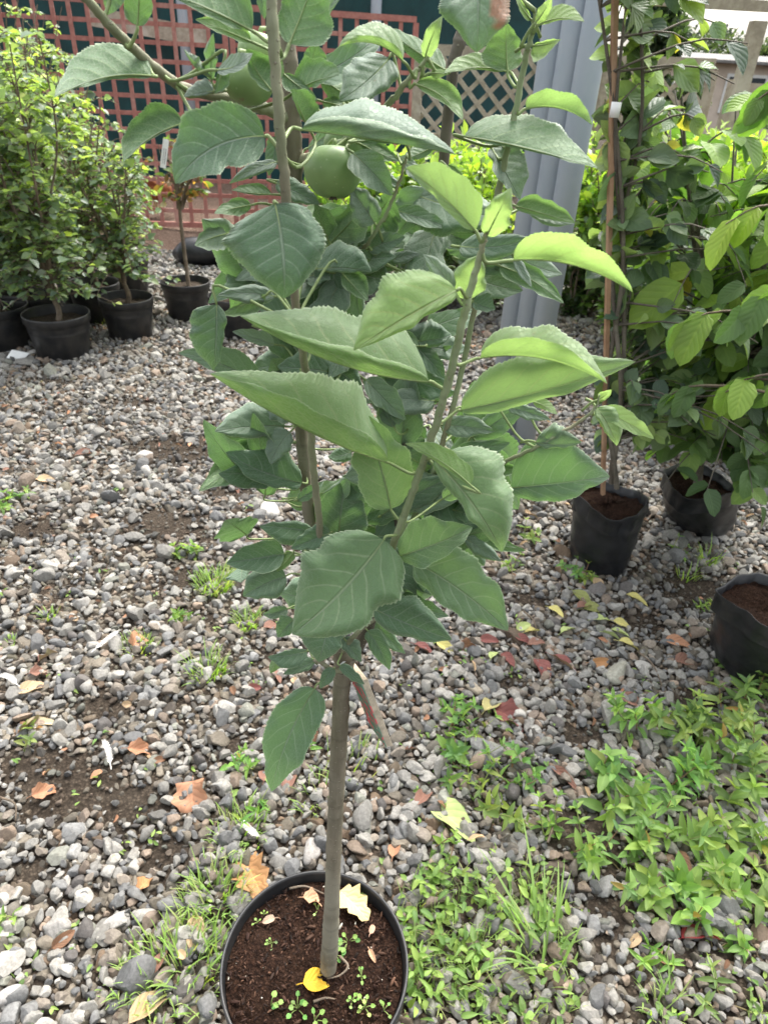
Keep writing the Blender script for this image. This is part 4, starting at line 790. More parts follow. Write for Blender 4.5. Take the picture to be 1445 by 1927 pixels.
for (x0,y0,x1,y1,n,Y) in [(430,440,540,560,9,.53),(590,420,710,610,13,.54),(660,380,900,490,12,.55),(500,640,770,790,18,.54),(760,590,850,830,9,.57),(430,770,560,900,5,.55),(610,890,770,1010,11,.55),(520,600,640,700,7,.53),(600,100,720,260,6,.56),(560,330,660,450,5,.56),(900,430,1010,560,4,.53),(840,880,960,1000,4,.54),(560,1010,700,1150,4,.55),(830,760,960,880,4,.54),(830,860,960,1010,8,.55),(770,880,900,1070,8,.53),(690,1000,800,1120,6,.53),(440,980,560,1120,2,.53)]:
    for q in range(n):
        cx=RF.uniform(x0,x1); cy=RF.uniform(y0,y1); a=RF.uniform(0,6.28); l=RF.uniform(105,175)*.5; w_=l*RF.uniform(.5,.74); dy=.6*math.sin(a)+.35
        ends=[(cx-l*math.cos(a),cy-l*dy),(cx+l*math.cos(a),cy+l*dy)]; dd=[np.linalg.norm(ALLP-at(*e,Y),axis=1).min() for e in ends]
        if dd[1]<dd[0]: ends.reverse()
        LEAVES.append((*ends[0],*ends[1],w_*RF.uniform(.35,1.1),w_*RF.uniform(.35,1.1),1 if RF.random()<.68 else -1,Y+RF.uniform(-.02,.02),Y+RF.uniform(-.05,.02),_(pale=float(RF.choice([0,0,.2,.5])),wave=RF.uniform(.05,.14))))
info=[]
for i,L in enumerate(LEAVES):
    bx,by,tx,ty,Ln,Rn,side,Yb,Yt,op=L; info.append((math.hypot(tx-bx,ty-by)*(abs(Ln)+abs(Rn)),i))
keepi=set(i for a,i in sorted(info,reverse=True)[:97]); rest=MB()
for i,L in enumerate(LEAVES):
    bx,by,tx,ty,Ln,Rn,side,Yb,Yt,op=L; op=dict(op)
    if Yb<=.462 and bx>540 and by>520: op['young']=min(1,op.get('young',0)+.20)          # the front shoot is this year's growth
    V,F,UV,C,Mid,view,k=leaf_geo(bx,by,tx,ty,Ln,Rn,side,Yb,Yt,seed=i,**op)
    mb=MB() if i in keepi else rest
    mb.add(V,F,C,UV,0)
    # petiole: from the nearest stem to the blade, running on as a raised midrib below
    d=np.linalg.norm(ALLP-Mid[0],axis=1); j=int(np.argmin(d)); q=ALLP[j]; T0=nrm(Mid[0]-Mid[9]); dist=d[j]
    if dist<.11 and dist>.004:
        # prefer a stem point slightly below
        c1=Mid[0]+T0*dist*.45; c2=q+(c1-q)*.35+np.array([0,0,-.004]); P=spline([q,c2,c1*.5+Mid[0]*.5,Mid[0]],12)
    else: P=spline([Mid[0]+T0*.012-[0,0,.003],Mid[0]+T0*.006,Mid[0]],8)
    w0=.00082+.0000016*(abs(Ln)+abs(Rn))
    tube(mb,P,np.linspace(w0*1.25,w0*.9,len(P)),7,None,1)
    nv=-view*side*.0004
    tube(mb,Mid[:78]+nv,np.linspace(w0*.62,.00012,78),6,None,1)
    if mb is not rest:
        o=mb.build('leaf',[M['leaf'],M['petiole']],tree_root)
ro=rest.build('leaf',[M['leaf'],M['petiole']],tree_root); ro['kind']='stuff'

# apples
def mat_apple():
    g=G('green_apple_skin'); oc=g.coord(); a=g.noise(35,3,.5,oc); vo=g.n('ShaderNodeTexVoronoi'); vo.inputs['Scale'].default_value=260; g.l(oc,vo.inputs['Vector'])
    cc=g.mix(g.rng(a,.3,.7),(.155,.255,.09),(.25,.36,.15)); bl=g.noise(14,3,.6,oc); cc=g.mix(g.rng(bl,.54,.72,0,.55),cc,(.34,.36,.16)); sc=g.noise(120,2,.5,oc); cc=g.mix(g.rng(sc,.70,.74,0,.6),cc,(.22,.17,.09)); cc=g.mix(g.rng(vo.outputs['Distance'],.10,.18,.35,0),cc,(.5,.56,.36))
    return g.out(g.bsdf(cc,.42,.4,g.bump(a,.15,.001),Subsurface_Weight=.12,Subsurface_Radius=(.004,.006,.002),Subsurface_Scale=1.0))
M['apple']=mat_apple()
def apple(x,y,Y,rpx,tilt,hang):
    c=at(x,y,Y); r=rpx*depth(c)/FPX; mb=MB(); th=np.linspace(0,np.pi,40); k=48; ph=np.linspace(0,2*np.pi,k,endpoint=False)
    rad=np.sin(th)*(1+.06*np.cos(th)); zz=np.cos(th)*.90-.22*np.exp(-(th/.33)**2)+.15*np.exp(-((np.pi-th)/.30)**2)
    bump_=1+.03*np.cos(ph+rpx)[None,:]*np.sin(th)[:,None]+.022*np.cos(5*ph)[None,:]*(th/np.pi)[:,None]**2
    V=np.stack([rad[:,None]*np.cos(ph)*bump_,rad[:,None]*np.sin(ph)*bump_,np.repeat(zz[:,None],k,1)],-1).reshape(-1,3)*r
    from mathutils import Euler
    Rm=np.array(Euler(tilt).to_matrix()); V=V@Rm.T+c
    mb.add(V,[(i*k+j,(i+1)*k+j,(i+1)*k+(j+1)%k,i*k+(j+1)%k) for i in range(39) for j in range(k)])
    o=mb.build('apple',M['apple'],tree_root)
    s0=c+Rm@np.array([0,0,.66*r]); e=at(*hang); sb=MB(); tube(sb,spline([s0,s0+Rm@np.array([0,0,.35*r]),e],8),.0013,7); st=sb.build('stalk',M['petiole'],o)
    cb=MB()
    for q in range(5):
        a=q*1.257; b0=c+Rm@np.array([0,0,-.76*r]); dv=Rm@np.array([math.cos(a),math.sin(a),-.9]); tube(cb,spline([b0,b0+dv*r*.10,b0+dv*r*.16+Rm@np.array([0,0,.02*r])],4),[.0012,.0010,.0007,.0002],5)
    cb.build('calyx',M['darkbark'],o)
apple(470,152,.475,48,(.25,-.2,0),(528,130,.55)); apple(488,100,.505,40,(.1,.2,1),(545,70,.55)); apple(628,324,.505,54,(-.2,.12,.6),(604,290,.542))
apple(648,276,.56,40,(.2,.3,2),(612,285,.545))

# picture label tied to the trunk: a thick folded card seen edge on
lt=at(664,1262,.518); lb=at(712,1385,.512); ax=nrm(lb-lt); Lh=np.linalg.norm(lb-lt)
def mat_card():
    g=G('printed_fruit_card'); oc=g.coord(); a=g.noise(75,3,.55,oc); b=g.noise(130,3,.6,oc)
    cc=g.mix(g.rng(a,.50,.56),g.mix(b,(.06,.17,.11),(.30,.42,.32)),(.68,.13,.15)); cc=g.mix(g.rng(b,.66,.70),cc,(.7,.72,.66)); return g.out(g.bsdf(cc,.8,.08))
M['card']=mat_card()
edge=nrm(_R-ax*(_R@ax)); tocam=nrm(CAM-lt); tocam=nrm(tocam-ax*(tocam@ax)); fn=nrm(edge*.91-tocam*.42); wd=nrm(np.cross(ax,fn))
card=thing('fruit_label',lt,'folded picture label in red and green hanging edge on from the apple trunk','plant label')
mb=MB(); c0=(lt+lb)/2; face=nrm(fn); 
for i in range(5): box(mb,c0+face*(.0014*i+.0010)+ax*.0006*i,ax*Lh*.5,wd*.021,face*.00055)
mb.build('pages',M['paper'],card,False)
mb=MB(); box(mb,c0-face*.0004,ax*Lh*.497,wd*.0212,face*.0005); mb.build('picture',M['card'],card,False)
mb=MB(); tube(mb,spline([lt+ax*.006,lt-ax*.012,at(650,1244,.505),at(640,1252,.503)],10),.0009,6); mb.build('tie',M['white'],card)
# tie wire at the fork

# ------------------------------------------------------------------ weeds and grass
tm_weed=leaf_template(5,1,.22,.22,.38,.85)
WGC=[(.165,.275,.070),(.21,.33,.080),(.13,.23,.065),(.26,.37,.09)]
def weed(xp,yp,nst,h,spread,ll,label,seed,group=None,cols=WGC,trail=0.0,name='weed'):
    R=np.random.default_rng(seed); nst=max(3,nst); wrs=R.uniform(.26,.50); hue=np.array([R.uniform(.82,1.08),R.uniform(.88,1.06),R.uniform(.8,1.15)]); b=gnd(xp,yp); root=thing(name,b,label,'weed',group); st=MB(); mb=MB()
    for s in range(nst):
        an=R.uniform(0,6.28); d=spread*math.sqrt(R.random()); b0=b+[d*math.cos(an),d*math.sin(an),.002]; a2=R.uniform(0,6.28); hh=h*R.uniform(.55,1.1); ln=hh*(R.uniform(.2,.7)+trail)
        e=b0+[ln*math.cos(a2),ln*math.sin(a2),hh*(1-.5*min(1,trail))]; P=spline([b0,b0*.55+e*.45-[0,0,.008*trail]+R.normal(0,.006,3),e],14)
        tube(st,[b+[0,0,.004],(b+b0)/2+[0,0,.006],b0+[0,0,.003]],.0011,5,(.25,.20,.10,1)); tube(st,P,np.linspace(.0017,.0008,14),5,(.26,.30,.10,1) if R.random()<.6 else (.30,.17,.10,1),cap=False)
        pos=[];A=[];N=[];Lg=[]
        nn=max(3,int(hh/.017)); T=nrm(np.gradient(P,axis=0)); ph=R.uniform(0,3)
        for k in range(nn):
            u=.15+.85*k/(nn-1); i=min(int(u*13),13); t=T[i]; o1=nrm(np.cross(t,[.3,.1,1.])); o2=np.cross(t,o1)
            reps=2 if k<nn-2 else 4
            for q in range(reps):
                a3=ph+k*1.57+q*(math.pi if reps==2 else 1.57)+R.normal(0,.25); sd=o1*math.cos(a3)+o2*math.sin(a3); pos.append(P[i]); up=.25+.5*u*u; A.append(nrm(sd+t*up+[0,0,-.05])); N.append(nrm(t*.9+np.array([0,0,.5])+R.normal(0,.38,3))); Lg.append(ll*R.uniform(.7,1.15)*(1.05-.45*u*u))
        pos=np.array(pos);Lg=np.array(Lg); k=len(pos); C=palette(R,k,cols,None,.14); y=R.random(k)<.018; C[y]=palette(R,y.sum(),[(.30,.20,.05),(.28,.30,.06)])
        place(mb,tm_weed,pos,np.array(A),np.array(N),Lg,Lg*wrs,C*hue)
        if R.random()<.22: 
            for q in range(3): place(mb,tm_weed,[P[-1]],[nrm(T[-1]+R.normal(0,.3,3))],[R.normal(0,1,3)],[.014],[.003],[(.42,.34,.36)])
    st.build('stem',M['generic'],root); mb.build('foliage',M['weed_leaf'],root); return root
def tuft(xp,yp,n,h,rad,label,seed,group=None,cols=[(.24,.42,.07),(.30,.47,.08),(.19,.34,.06),(.38,.42,.16)],lean=(0,0),wd=.0036):
    R=np.random.default_rng(seed); b=gnd(xp,yp); mb=blades(MB(),R,b,n,h,rad,cols,lean,wd)
    return tag(mb.build('grass_tuft',M['grass']),label,'grass tuft',group)
def blades(mb,R,b,n,h,rad,cols,lean=(0,0),wd=.0026):
    C=palette(R,n,cols,None,.15)
    for i in range(n):
        an=R.uniform(0,6.28); d=rad*math.sqrt(R.random()); p=np.array(b)+[d*math.cos(an),d*math.sin(an),.001]; hh=h*R.uniform(.45,1.15); a2=an+R.normal(0,.8); o=hh*R.uniform(.25,.85)
        e=p+[o*math.cos(a2)+lean[0]*hh,o*math.sin(a2)+lean[1]*hh,hh*R.uniform(.45,.95)]; m_=(p+e)/2+[0,0,hh*.25]
        t=np.linspace(0,1,6)[:,None]; P=(1-t)**2*p+2*t*(1-t)*m_+t*t*e; s=nrm(np.cross(e-p,[.2,.3,1.])); ww=wd*R.uniform(.7,1.3)*np.array([.8,1,.95,.8,.5,.06])[:,None]
        V=np.concatenate([P-s*ww*.5,P+s*ww*.5]); F=[(k,k+1,k+7,k+6) for k in range(5)]
        mb.add(V,F,(*C[i],1),np.stack([np.r_[np.zeros(6),np.ones(6)],np.tile(t[:,0],2)],1))
    return mb
gW='bright green weeds growing through the gravel at the lower right'
RW=[(1195,1395,6,.13,.06),(1250,1350,5,.12,.05),(1300,1400,6,.13,.06),(1380,1370,6,.15,.06),(1425,1330,6,.17,.05),(1150,1450,4,.11,.05),(1215,1480,5,.12,.05),(1290,1480,6,.12,.06),(1360,1460,6,.13,.06),(1425,1450,6,.14,.06),(1170,1545,4,.09,.05),(1255,1560,5,.09,.05),(1340,1560,6,.11,.06),(1420,1560,6,.11,.06),(1240,1610,4,.08,.05),(1330,1640,5,.08,.05),(1415,1630,3,.08,.05),(1300,1720,4,.08,.05),(1380,1690,3,.08,.04),(1245,1700,3,.07,.05),(1390,1250,3,.12,.04),(1435,1290,4,.14,.04)]
for i,q in enumerate(RW): weed(q[0],q[1],max(3,q[2]-2),q[3]*.68,q[4]*1.1,.060,'leafy bright green weed in the thick patch at the lower right below the nearest bag',400+i,gW)
MW=[(845,1410,4,.08,.05),(870,1470,5,.08,.06),(930,1510,5,.08,.06),(895,1390,3,.06,.04),(985,1490,4,.08,.05),(850,1340,2,.05,.04)]
for i,q in enumerate(MW): weed(*q,.042,'light green trailing weed in the middle weed patch to the right of the apple trunk',440+i,'trailing weeds right of the trunk',trail=.5)
SW=[(1075,1620,4,.09,.04,'star shaped light green weed right of the tall grass tuft'),(1165,1640,4,.07,.05,'yellow green weed between the tall grass and the thick weed patch'),(1030,1560,3,.08,.04,'single upright weed above the tall grass tuft'),(825,1640,3,.07,.05,'light green weed just off the right of the big pot rim'),(1340,1790,3,.06,.05,'small weed by the dark red leaf at the lower right'),(1360,1890,3,.06,.04,'weed at the bottom right corner of the gravel'),(1245,1790,3,.05,.05,'sparse weed left of the dark red leaf'),(345,1040,4,.045,.05,'small light green weed on the bare earth left of the apple leaves'),(345,1165,3,.035,.03,'tiny weed below the left grass tuft'),(860,960,2,.05,.03,'small weed behind the low right apple leaf'),(960,1070,3,.05,.04,'small weed in the gravel left of the leaning bag'),(990,1010,2,.06,.03,'thin weed left of the leaning black bag'),(1075,1080,2,.05,.02,'small weed at the foot of the leaning black bag'),(1270,1050,2,.06,.02,'weed between the leaning bag and the nearest bag'),(1330,1150,3,.05,.04,'small weed left of the nearest black bag'),(15,950,4,.05,.06,'pale yellow green weed at the left edge'),(60,1385,2,.03,.02,'tiny weed at the left below the oak leaf'),(455,1450,3,.04,.05,'small trailing weed left of the apple trunk'),(480,1530,2,.04,.05,'thin weed by the feather near the big pot'),(200,570,3,.08,.05,'weed between the two front shrub pots'),(590,1400,3,.05,.06,'sparse weed behind the apple trunk'),(1100,1095,2,.05,.02,'seedling weed by the leaning black bag base'),(5,1750,2,.03,.02,'tiny green weed at the left edge near the bottom')]
for i,(x,y,n,h,s,l) in enumerate(SW): weed(x,y,n,h,s,.034 if n<4 else .04,l,470+i,trail=.2)
TU=[(405,1105,170,.075,.055,'bright spreading grass tuft on the gravel left of the apple leaves'),(468,1175,70,.06,.04,'small grass tuft right below the bright spreading one'),(392,1268,80,.07,.045,'grass tuft on pale gravel at the left middle'),(258,1222,70,.04,.05,'short mossy grass patch by the copper leaf'),(95,1162,30,.04,.02,'small grass sprig at the upper left gravel'),(450,1570,110,.05,.06,'low grass tuft by the striped feather left of the big pot'),(405,1690,170,.06,.06,'grass clump left of the big pot rim'),(340,1830,240,.065,.085,'thick grass clump at the lower left of the big pot'),(20,1215,24,.03,.02,'tiny grass sprig at the left edge'),(1330,1060,40,.10,.035,'thin upright grass below the bag at the back right'),(1290,1090,26,.07,.03,'thin grass tuft right of the leaning black bag'),(1240,1900,34,.07,.03,'thin grass sprig at the bottom edge on the right'),(600,1500,40,.05,.06,'sparse grass crossing behind the apple trunk'),(200,610,60,.06,.05,'mossy grass between the front shrub pots'),(655,1440,36,.06,.07,'fine grass right behind the apple trunk'),(225,1860,30,.05,.03,'small grass sprig near the bottom left')]
for i,(x,y,n,h,r,l) in enumerate(TU): tuft(x,y,n,h,r,l,520+i)
tuft(1020,1800,34,.16,.04,'tall bright grass tuft leaning left to the right of the big pot',560,lean=(-.35,.3),wd=.0058)
# mixed ground cover right of the pot
R=np.random.default_rng(600); mb=MB()
for i in range(105):
    x=R.uniform(745,1060); y=R.uniform(1650,1930); 
    if x>880 and R.random()<.5: continue
    g0=gnd(x,y)
    if np.hypot(g0[0]-HP[0],g0[1]-HP[1])<.150: continue
    blades(mb,R,g0,9,.055,.03,[(.19,.30,.05),(.24,.34,.07),(.15,.24,.05),(.34,.33,.14)],wd=.0024)
    k=5; pos=g0+R.normal(0,.016,(k,3))*[1,1,0]+np.stack([0*np.zeros(k),np.zeros(k),R.uniform(.008,.045,k)],1); A=R.normal(0,1,(k,3))*[1,1,.35]
    place(mb,tm_weed,pos,A,np.array([0,0,1.])+R.normal(0,.3,(k,3)),R.uniform(.014,.032,k),R.uniform(.006,.013,k),palette(R,k,WGC))
mb.build('ground_cover',M['grass'])['kind']='stuff'
# scattered fine seedlings and moss as ground cover
mb=MB()
for i in range(420):
    x=R.uniform(0,1445); y=R.uniform(900,1920); 
    dens=.25+.75*(x>780)*(y>1200)
    if R.random()>dens: continue
    g0=gnd(x,y)
    if np.hypot(g0[0]-HP[0],g0[1]-HP[1])<.16: continue
    k=R.integers(2,6); pos=g0+R.normal(0,.012,(k,3))*[1,1,0]+[0,0,.012]; place(mb,tm_weed,pos,R.normal(0,1,(k,3))*[1,1,.3]+[0,0,.25],np.array([0,0,1.])+R.normal(0,.3,(k,3)),R.uniform(.009,.020,k),R.uniform(.004,.009,k),palette(R,k,WGC))
mb.build('seedling_cover',M['weed_leaf'])['kind']='stuff'

# ------------------------------------------------------------------ fallen leaves
tm_oval=leaf_template(8,3,.30,.25,.44,.62,0,.04); tm_oak=leaf_template(14,3,.30,.18,.40,.55,.24,.06); tm_crink=leaf_template(12,4,.45,.40,.42,.40,.12,.14)
def fallen(xp,yp,lpx,ang,colr,kind,label,group=None,z=.020,seed=0,wr=.5,tilt=.25,name='fallen_leaf'):
    R=np.random.default_rng(seed+3000); b=gnd(xp,yp,z); L=lpx*depth(b)/FPX*1.12; a=math.radians(ang)
    A=np.array([math.cos(a),math.sin(a),R.uniform(-.2,.25)*tilt*4]); N=np.array([0,0,1.])+R.normal(0,tilt,3); tm={'oval':tm_oval,'oak':tm_oak,'crink':tm_crink}[kind]
    mb=MB(); place(mb,tm,[b-nrm(A)*L*.5+[0,0,.004]],[A],[N],[L],[L*wr],[colr]); A=nrm(A)
    st=b-A*L*.5+[0,0,.004]; tube(mb,spline([st-A*L*.22+[0,0,-.002],st-A*L*.1,st+A*.002],5),.0008,5,(*colr,1)); 
    o=mb.build(name,M['dead_leaf']); return tag(o,label,'leaf',group)
COP=(.42,.22,.13);ORA=(.45,.24,.11);TAN=(.50,.36,.22);RED=(.20,.075,.065);RBR=(.25,.135,.10);YEL=(.55,.50,.18);PYG=(.42,.50,.20);BRN=(.20,.11,.065);CRM=(.58,.50,.33);OLV=(.24,.26,.09)
FL=[(360,1500,58,-80,COP,'crink','crinkled copper leaf on gravel left of the apple trunk',1.0),(476,1650,85,-60,ORA,'oak','orange brown lobed leaf at the back left of the big pot',.62),(370,1762,64,-75,TAN,'oval','tan curled leaf in the grass left of the big pot',.5),(285,1890,86,55,TAN,'oval','long pale tan leaf at the bottom edge left of the big pot',.42),(260,1204,32,80,COP,'crink','small copper curled leaf beside the mossy grass',1.0),(268,1411,46,10,COP,'crink','folded copper leaf above the bare earth patch',.5),(515,1180,36,30,RBR,'oval','pinkish brown leaf behind the lower apple leaves',.6),(520,1272,30,-40,RBR,'oval','red brown leaf tucked under the low apple leaves',.6),(478,1296,24,0,RED,'oval','small round red leaf left of the trunk leaf',.6),(545,1470,34,70,RBR,'oval','red brown leaf at the tip of the hanging apple leaf',.7),(502,1458,36,85,RBR,'oval','dull red leaf half behind the hanging apple leaf',.7),
(850,1540,98,-42,PYG,'oval','large pale green leaf lying by the middle weeds',.5),(798,1498,58,58,RBR,'oval','long reddish brown leaf left of the large pale green one',.38),(742,1598,40,80,COP,'oval','brown leaf on gravel right of the trunk',.5),(962,1350,62,-30,RED,'crink','dark red curled leaf beside the variegated leaf',.6),(926,1326,56,55,(.40,.36,.16),'oval','green and red blotched leaf on the gravel',.5),(1020,1258,52,-78,RED,'oval','deep red leaf at the left of the red pair in front of the leaning bag',.52),(1065,1250,56,-35,RED,'oval','dark red leaf at the right of the red pair in front of the leaning bag',.45),(1130,1248,36,5,ORA,'oval','small orange leaf right of the red pair',.5),(1292,1245,46,8,RBR,'oval','red brown leaf left of the nearest black bag',.6),(1275,1210,44,-15,COP,'oval','tan brown leaf above the red brown one',.55),(1184,1213,38,-8,YEL,'oval','pale yellow leaf between the bags',.5),(1097,1130,52,-55,OLV,'oval','olive leaf below the leaning bag',.4),(1125,1104,36,-75,TAN,'oval','small tan leaf standing under the leaning bag',.5),(1122,1148,46,5,OLV,'oval','dark olive leaf in front of the leaning bag',.6),(1197,1127,40,-45,YEL,'oval','narrow yellow leaf right of the leaning bag',.3),(1316,1760,66,10,(.22,.03,.035),'oval','dark wine red leaf at the lower right',.65),(1190,1320,46,-10,RBR,'oval','dull pink brown leaf above the thick weed patch',.5),(62,1362,52,65,BRN,'oak','brown lobed leaf at the left edge',.5),(75,1362,52,15,CRM,'oval','pale cream leaf left above the small weed',.35),(88,1234,30,70,RBR,'crink','pinkish leaf behind a grey stone at the left',.8),(75,1266,30,30,RBR,'crink','reddish brown leaf below the pinkish one',.6),(60,1295,46,35,TAN,'oval','tan papery leaf at the left edge',.5),(165,853,40,25,RBR,'oval','red brown leaf on the bare earth at the upper left',.35),(90,905,36,10,TAN,'oval','tan leaf in the upper left gravel',.5),(85,1490,40,40,COP,'crink','copper leaf at the edge of the bare earth',.6),(300,1810,44,80,RBR,'oval','red brown leaf in the grass at lower left',.5),(275,1660,34,70,ORA,'crink','orange scrap of leaf left of the orange lobed leaf',.6),(120,1770,40,40,BRN,'oval','brown leaf between stones at the lower left',.5),(880,1222,38,-60,BRN,'crink','brown curled leaf below the lowest right apple leaf',.7),(840,1220,40,-30,YEL,'oval','yellowish leaf below the lower right apple leaf',.45),(800,1222,40,-20,RED,'oval','red leaf left of the yellowish leaf',.45),(1290,815,34,20,(.62,.38,.22),'oval','tan leaf in the gravel by the trunk of the back bag plant',.6),(860,900,40,0,CRM,'crink','pale cream leaf on gravel behind the apple stems',.8),(1285,1620,44,-70,BRN,'oval','brown leaf hanging in the thick weeds',.4),(1060,1462,60,-55,RBR,'oval','brown twig like leaf in the gravel between weed patches',.25)]
for i,(x,y,l,a,c,k,lab,wr) in enumerate(FL): fallen(x,y,l,a,c,k,lab,None,.015,i,wr,.34)
gY='small yellow green leaves scattered below the leaning bag'
for i,(x,y,a) in enumerate([(1003,1187,20),(1068,1185,35),(985,1180,30),(1170,1175,-10),(1150,1195,-25),(930,1232,60),(1045,1150,-50),(1130,1165,10),(1165,1190,-20)]):
    fallen(x,y,32,a,[YEL,PYG,PYG][i%3],'oval','small yellow green oval leaf lying on gravel in front of the leaning black bag',gY,.020,80+i,.48)
gR='small red brown leaves below the low apple leaves'
for i,(x,y,a) in enumerate([(985,1205,-20),(1010,1210,20),(955,1240,-60),(1100,1140,30),(920,1205,0)]):
    fallen(x,y,34,a,[RED,RBR][i%2],'oval','small reddish leaf lying on gravel between the apple tree and the leaning bag',gR,.020,95+i,.5)
# litter of leaf scraps
mb=MB(); R=np.random.default_rng(41); x=R.uniform(-2.6,2.2,1500); y=R.uniform(.6,4.6,1500); ok=inview(x,y,.1)&(np.hypot(x-HP[0],y-HP[1])>.16)&(R.random(1500)<np.where(y>2,.75,.28)); x=x[ok];y=y[ok];n=len(x)
place(mb,tm_oval,np.stack([x,y,R.uniform(.010,.024,n)],1),R.normal(0,1,(n,3))*[1,1,.18],np.array([0,0,1.])+R.normal(0,.4,(n,3)),R.uniform(.012,.042,n),R.uniform(.006,.018,n),palette(R,n,[RBR,COP,BRN,TAN,BRN],None,.25)); mb.build('leaf_litter',M['dead_leaf'])['kind']='stuff'
# twigs
for i,(x0,y0,x1,y1,lab) in enumerate([(1198,1225,1245,1290,'curved brown twig left of the nearest black bag'),(1030,1585,1045,1500,'thin brown stem between the weed patches'),(985,1150,1010,1200,'thin reddish twig below the leaning bag'),(0,1500,30,1545,'pale bent twig at the left edge'),(940,1030,965,1090,'straight brown twig left of the leaning bag'),(1165,975,1205,1000,'brown twig between the two rear bags')]):
    a=gnd(x0,y0,.024);b=gnd(x1,y1,.020); mb=MB(); tube(mb,spline([a,(a+b)/2+[.012,.01,.004],b],10),np.linspace(.0028,.0014,10),6); tag(mb.build('twig',M['shrub_bark']),lab,'twig')
# feathers
def feather(x0,y0,x1,y1,wpx,label,seed):
    R=np.random.default_rng(seed); a=gnd(x0,y0,.030); b=gnd(x1,y1,.024); t=nrm(b-a); L=np.linalg.norm(b-a); s=nrm(np.cross(t,[0,0,1.])); mb=MB(); P=spline([a,(a+b)/2+[0,0,.008]+s*.004,b],24); tube(mb,P,np.linspace(.0013,.0003,24),5)
    w_=wpx*depth(a)/FPX*.5
    for k in range(60):
        u=.18+.82*k/59; i=int(u*22.9); 
        if 10<k%17<13: continue
        for sg in (1,-1):
            l=w_*(1 if sg>0 else .55)*min(1,(1-u)*3.2+.1)*R.uniform(.85,1.05); e=P[i]+s*sg*l*.75+t*l*.75+[0,0,.002]; h=t*.0012
            mb.add([P[i]-h,P[i]+h,e+h*.6,e-h*.6],[(0,1,2,3)])
    return tag(mb.build('feather',M['feather']),label,'feather')
feather(172,1228,226,1185,20,'white curved feather on gravel left of the copper leaf',1); feather(210,1448,192,1392,20,'short white feather standing on the bare earth at the left',2); feather(450,1540,490,1575,22,'grey striped feather in the low grass left of the big pot',3); feather(38,1292,-6,1272,20,'white feather cut off by the left edge',4)
# white scrap of card near the front left pot
mb=MB(); g0=gnd(33,673,.02); V=[g0+[-.05,-.015,.0],g0+[.05,-.02,.006],g0+[.06,.025,.018],g0+[-.035,.03,.030],g0+[.0,-.02,-.002]]; Vv=np.array(V); mb.add(np.concatenate([Vv,Vv+[0,0,.0015]]),[(0,4,3),(4,2,3),(4,1,2),(8,5,9),(9,8,7),(7,6,9),(0,5,6,1),(1,6,7,2),(2,7,8,3),(3,8,5,0)]); tag(mb.build('paper_scrap',M['white'],None,False),'white torn scrap of plastic on the gravel before the front left pot','litter')
# larger stones one can tell apart
for i,(x,y,wp,asp,c,lab) in enumerate([(221,1733,52,.95,(.44,.43,.41),'large pale squarish stone at the lower left'),(106,1748,54,.8,(.40,.39,.37),'large pale rounded stone left of the squarish one'),(585,1606,56,.95,(.40,.385,.37),'large grey angular stone behind the big pot'),(20,1878,58,.9,(.45,.44,.43),'large pale stone at the bottom left corner'),(95,1066,36,.5,(.50,.49,.45),'flat pale oval stone at the left'),(276,887,30,.5,(.50,.49,.46),'pale oval stone on the bare earth patch'),(270,855,34,.7,(.55,.54,.52),'white broken stone on the bare earth patch'),(158,1134,42,.6,(.42,.41,.39),'grey angular stone at the left above the white feather'),(289,1178,30,.9,(.45,.44,.41),'upright pale stone by the copper leaf'),(890,1293,40,.6,(.42,.37,.29),'smooth brown oval stone below the lower right apple leaf'),(410,1480,36,1.2,(.40,.40,.39),'pale blocky stone right of the crinkled copper leaf'),(1160,1265,66,.45,(.42,.42,.36),'flat mossy pale stone between the red leaves and the nearest bag'),(140,1600,40,.8,(.36,.36,.35),'grey stone at the left below the bare earth'),(505,958,60,.6,(.58,.57,.55),'white chunky stone left of the apple stems')]):
    g0=gnd(x,y,.012); s=wp*depth(g0)/FPX*.55; v,f=rock_template(3,700+i,12); r=np.random.default_rng(i); v=v*[1,.9,1.0]; a=r.uniform(0,6.28); Rz=np.array([[math.cos(a),-math.sin(a),0],[math.sin(a),math.cos(a),0],[0,0,1]])
    mb=MB(); mb.add(v@Rz.T*s*[1,1,.8+.3*asp]+g0,f.tolist(),(*c,1)); tag(mb.build('large_stone',M['stone'],None,True),lab,'stone')

# ------------------------------------------------------------------ on the potting soil of the big pot
zs=.228
fallen(666,1702,66,-40,(.66,.53,.26),'oak','cream yellow lobed leaf on the pot soil behind the trunk foot',None,zs+.006,200,.62,.15); fallen(598,1847,50,15,(.80,.50,.05),'oval','bright yellow leaf on the pot soil in front of the trunk foot',None,zs+.006,201,.72,.1); fallen(590,1693,36,0,(.60,.36,.22),'crink','small tan curled leaf on the pot soil left of the trunk',None,zs+.008,202,.6,.2); fallen(506,1733,22,200,(.50,.36,.26),'oval','tiny tan leaf scrap on the left of the pot soil',None,zs+.006,203,.6,.2); fallen(700,1750,20,70,(.55,.34,.24),'oval','tiny brown leaf scrap at the right of the pot soil',None,zs+.006,204,.5,.2); fallen(700,1800,22,-60,(.58,.36,.22),'oval','small copper leaf curl on the right of the pot soil',None,zs+.006,205,.4,.2)
tm_round=leaf_template(4,2,.15,.05,.38,.35)
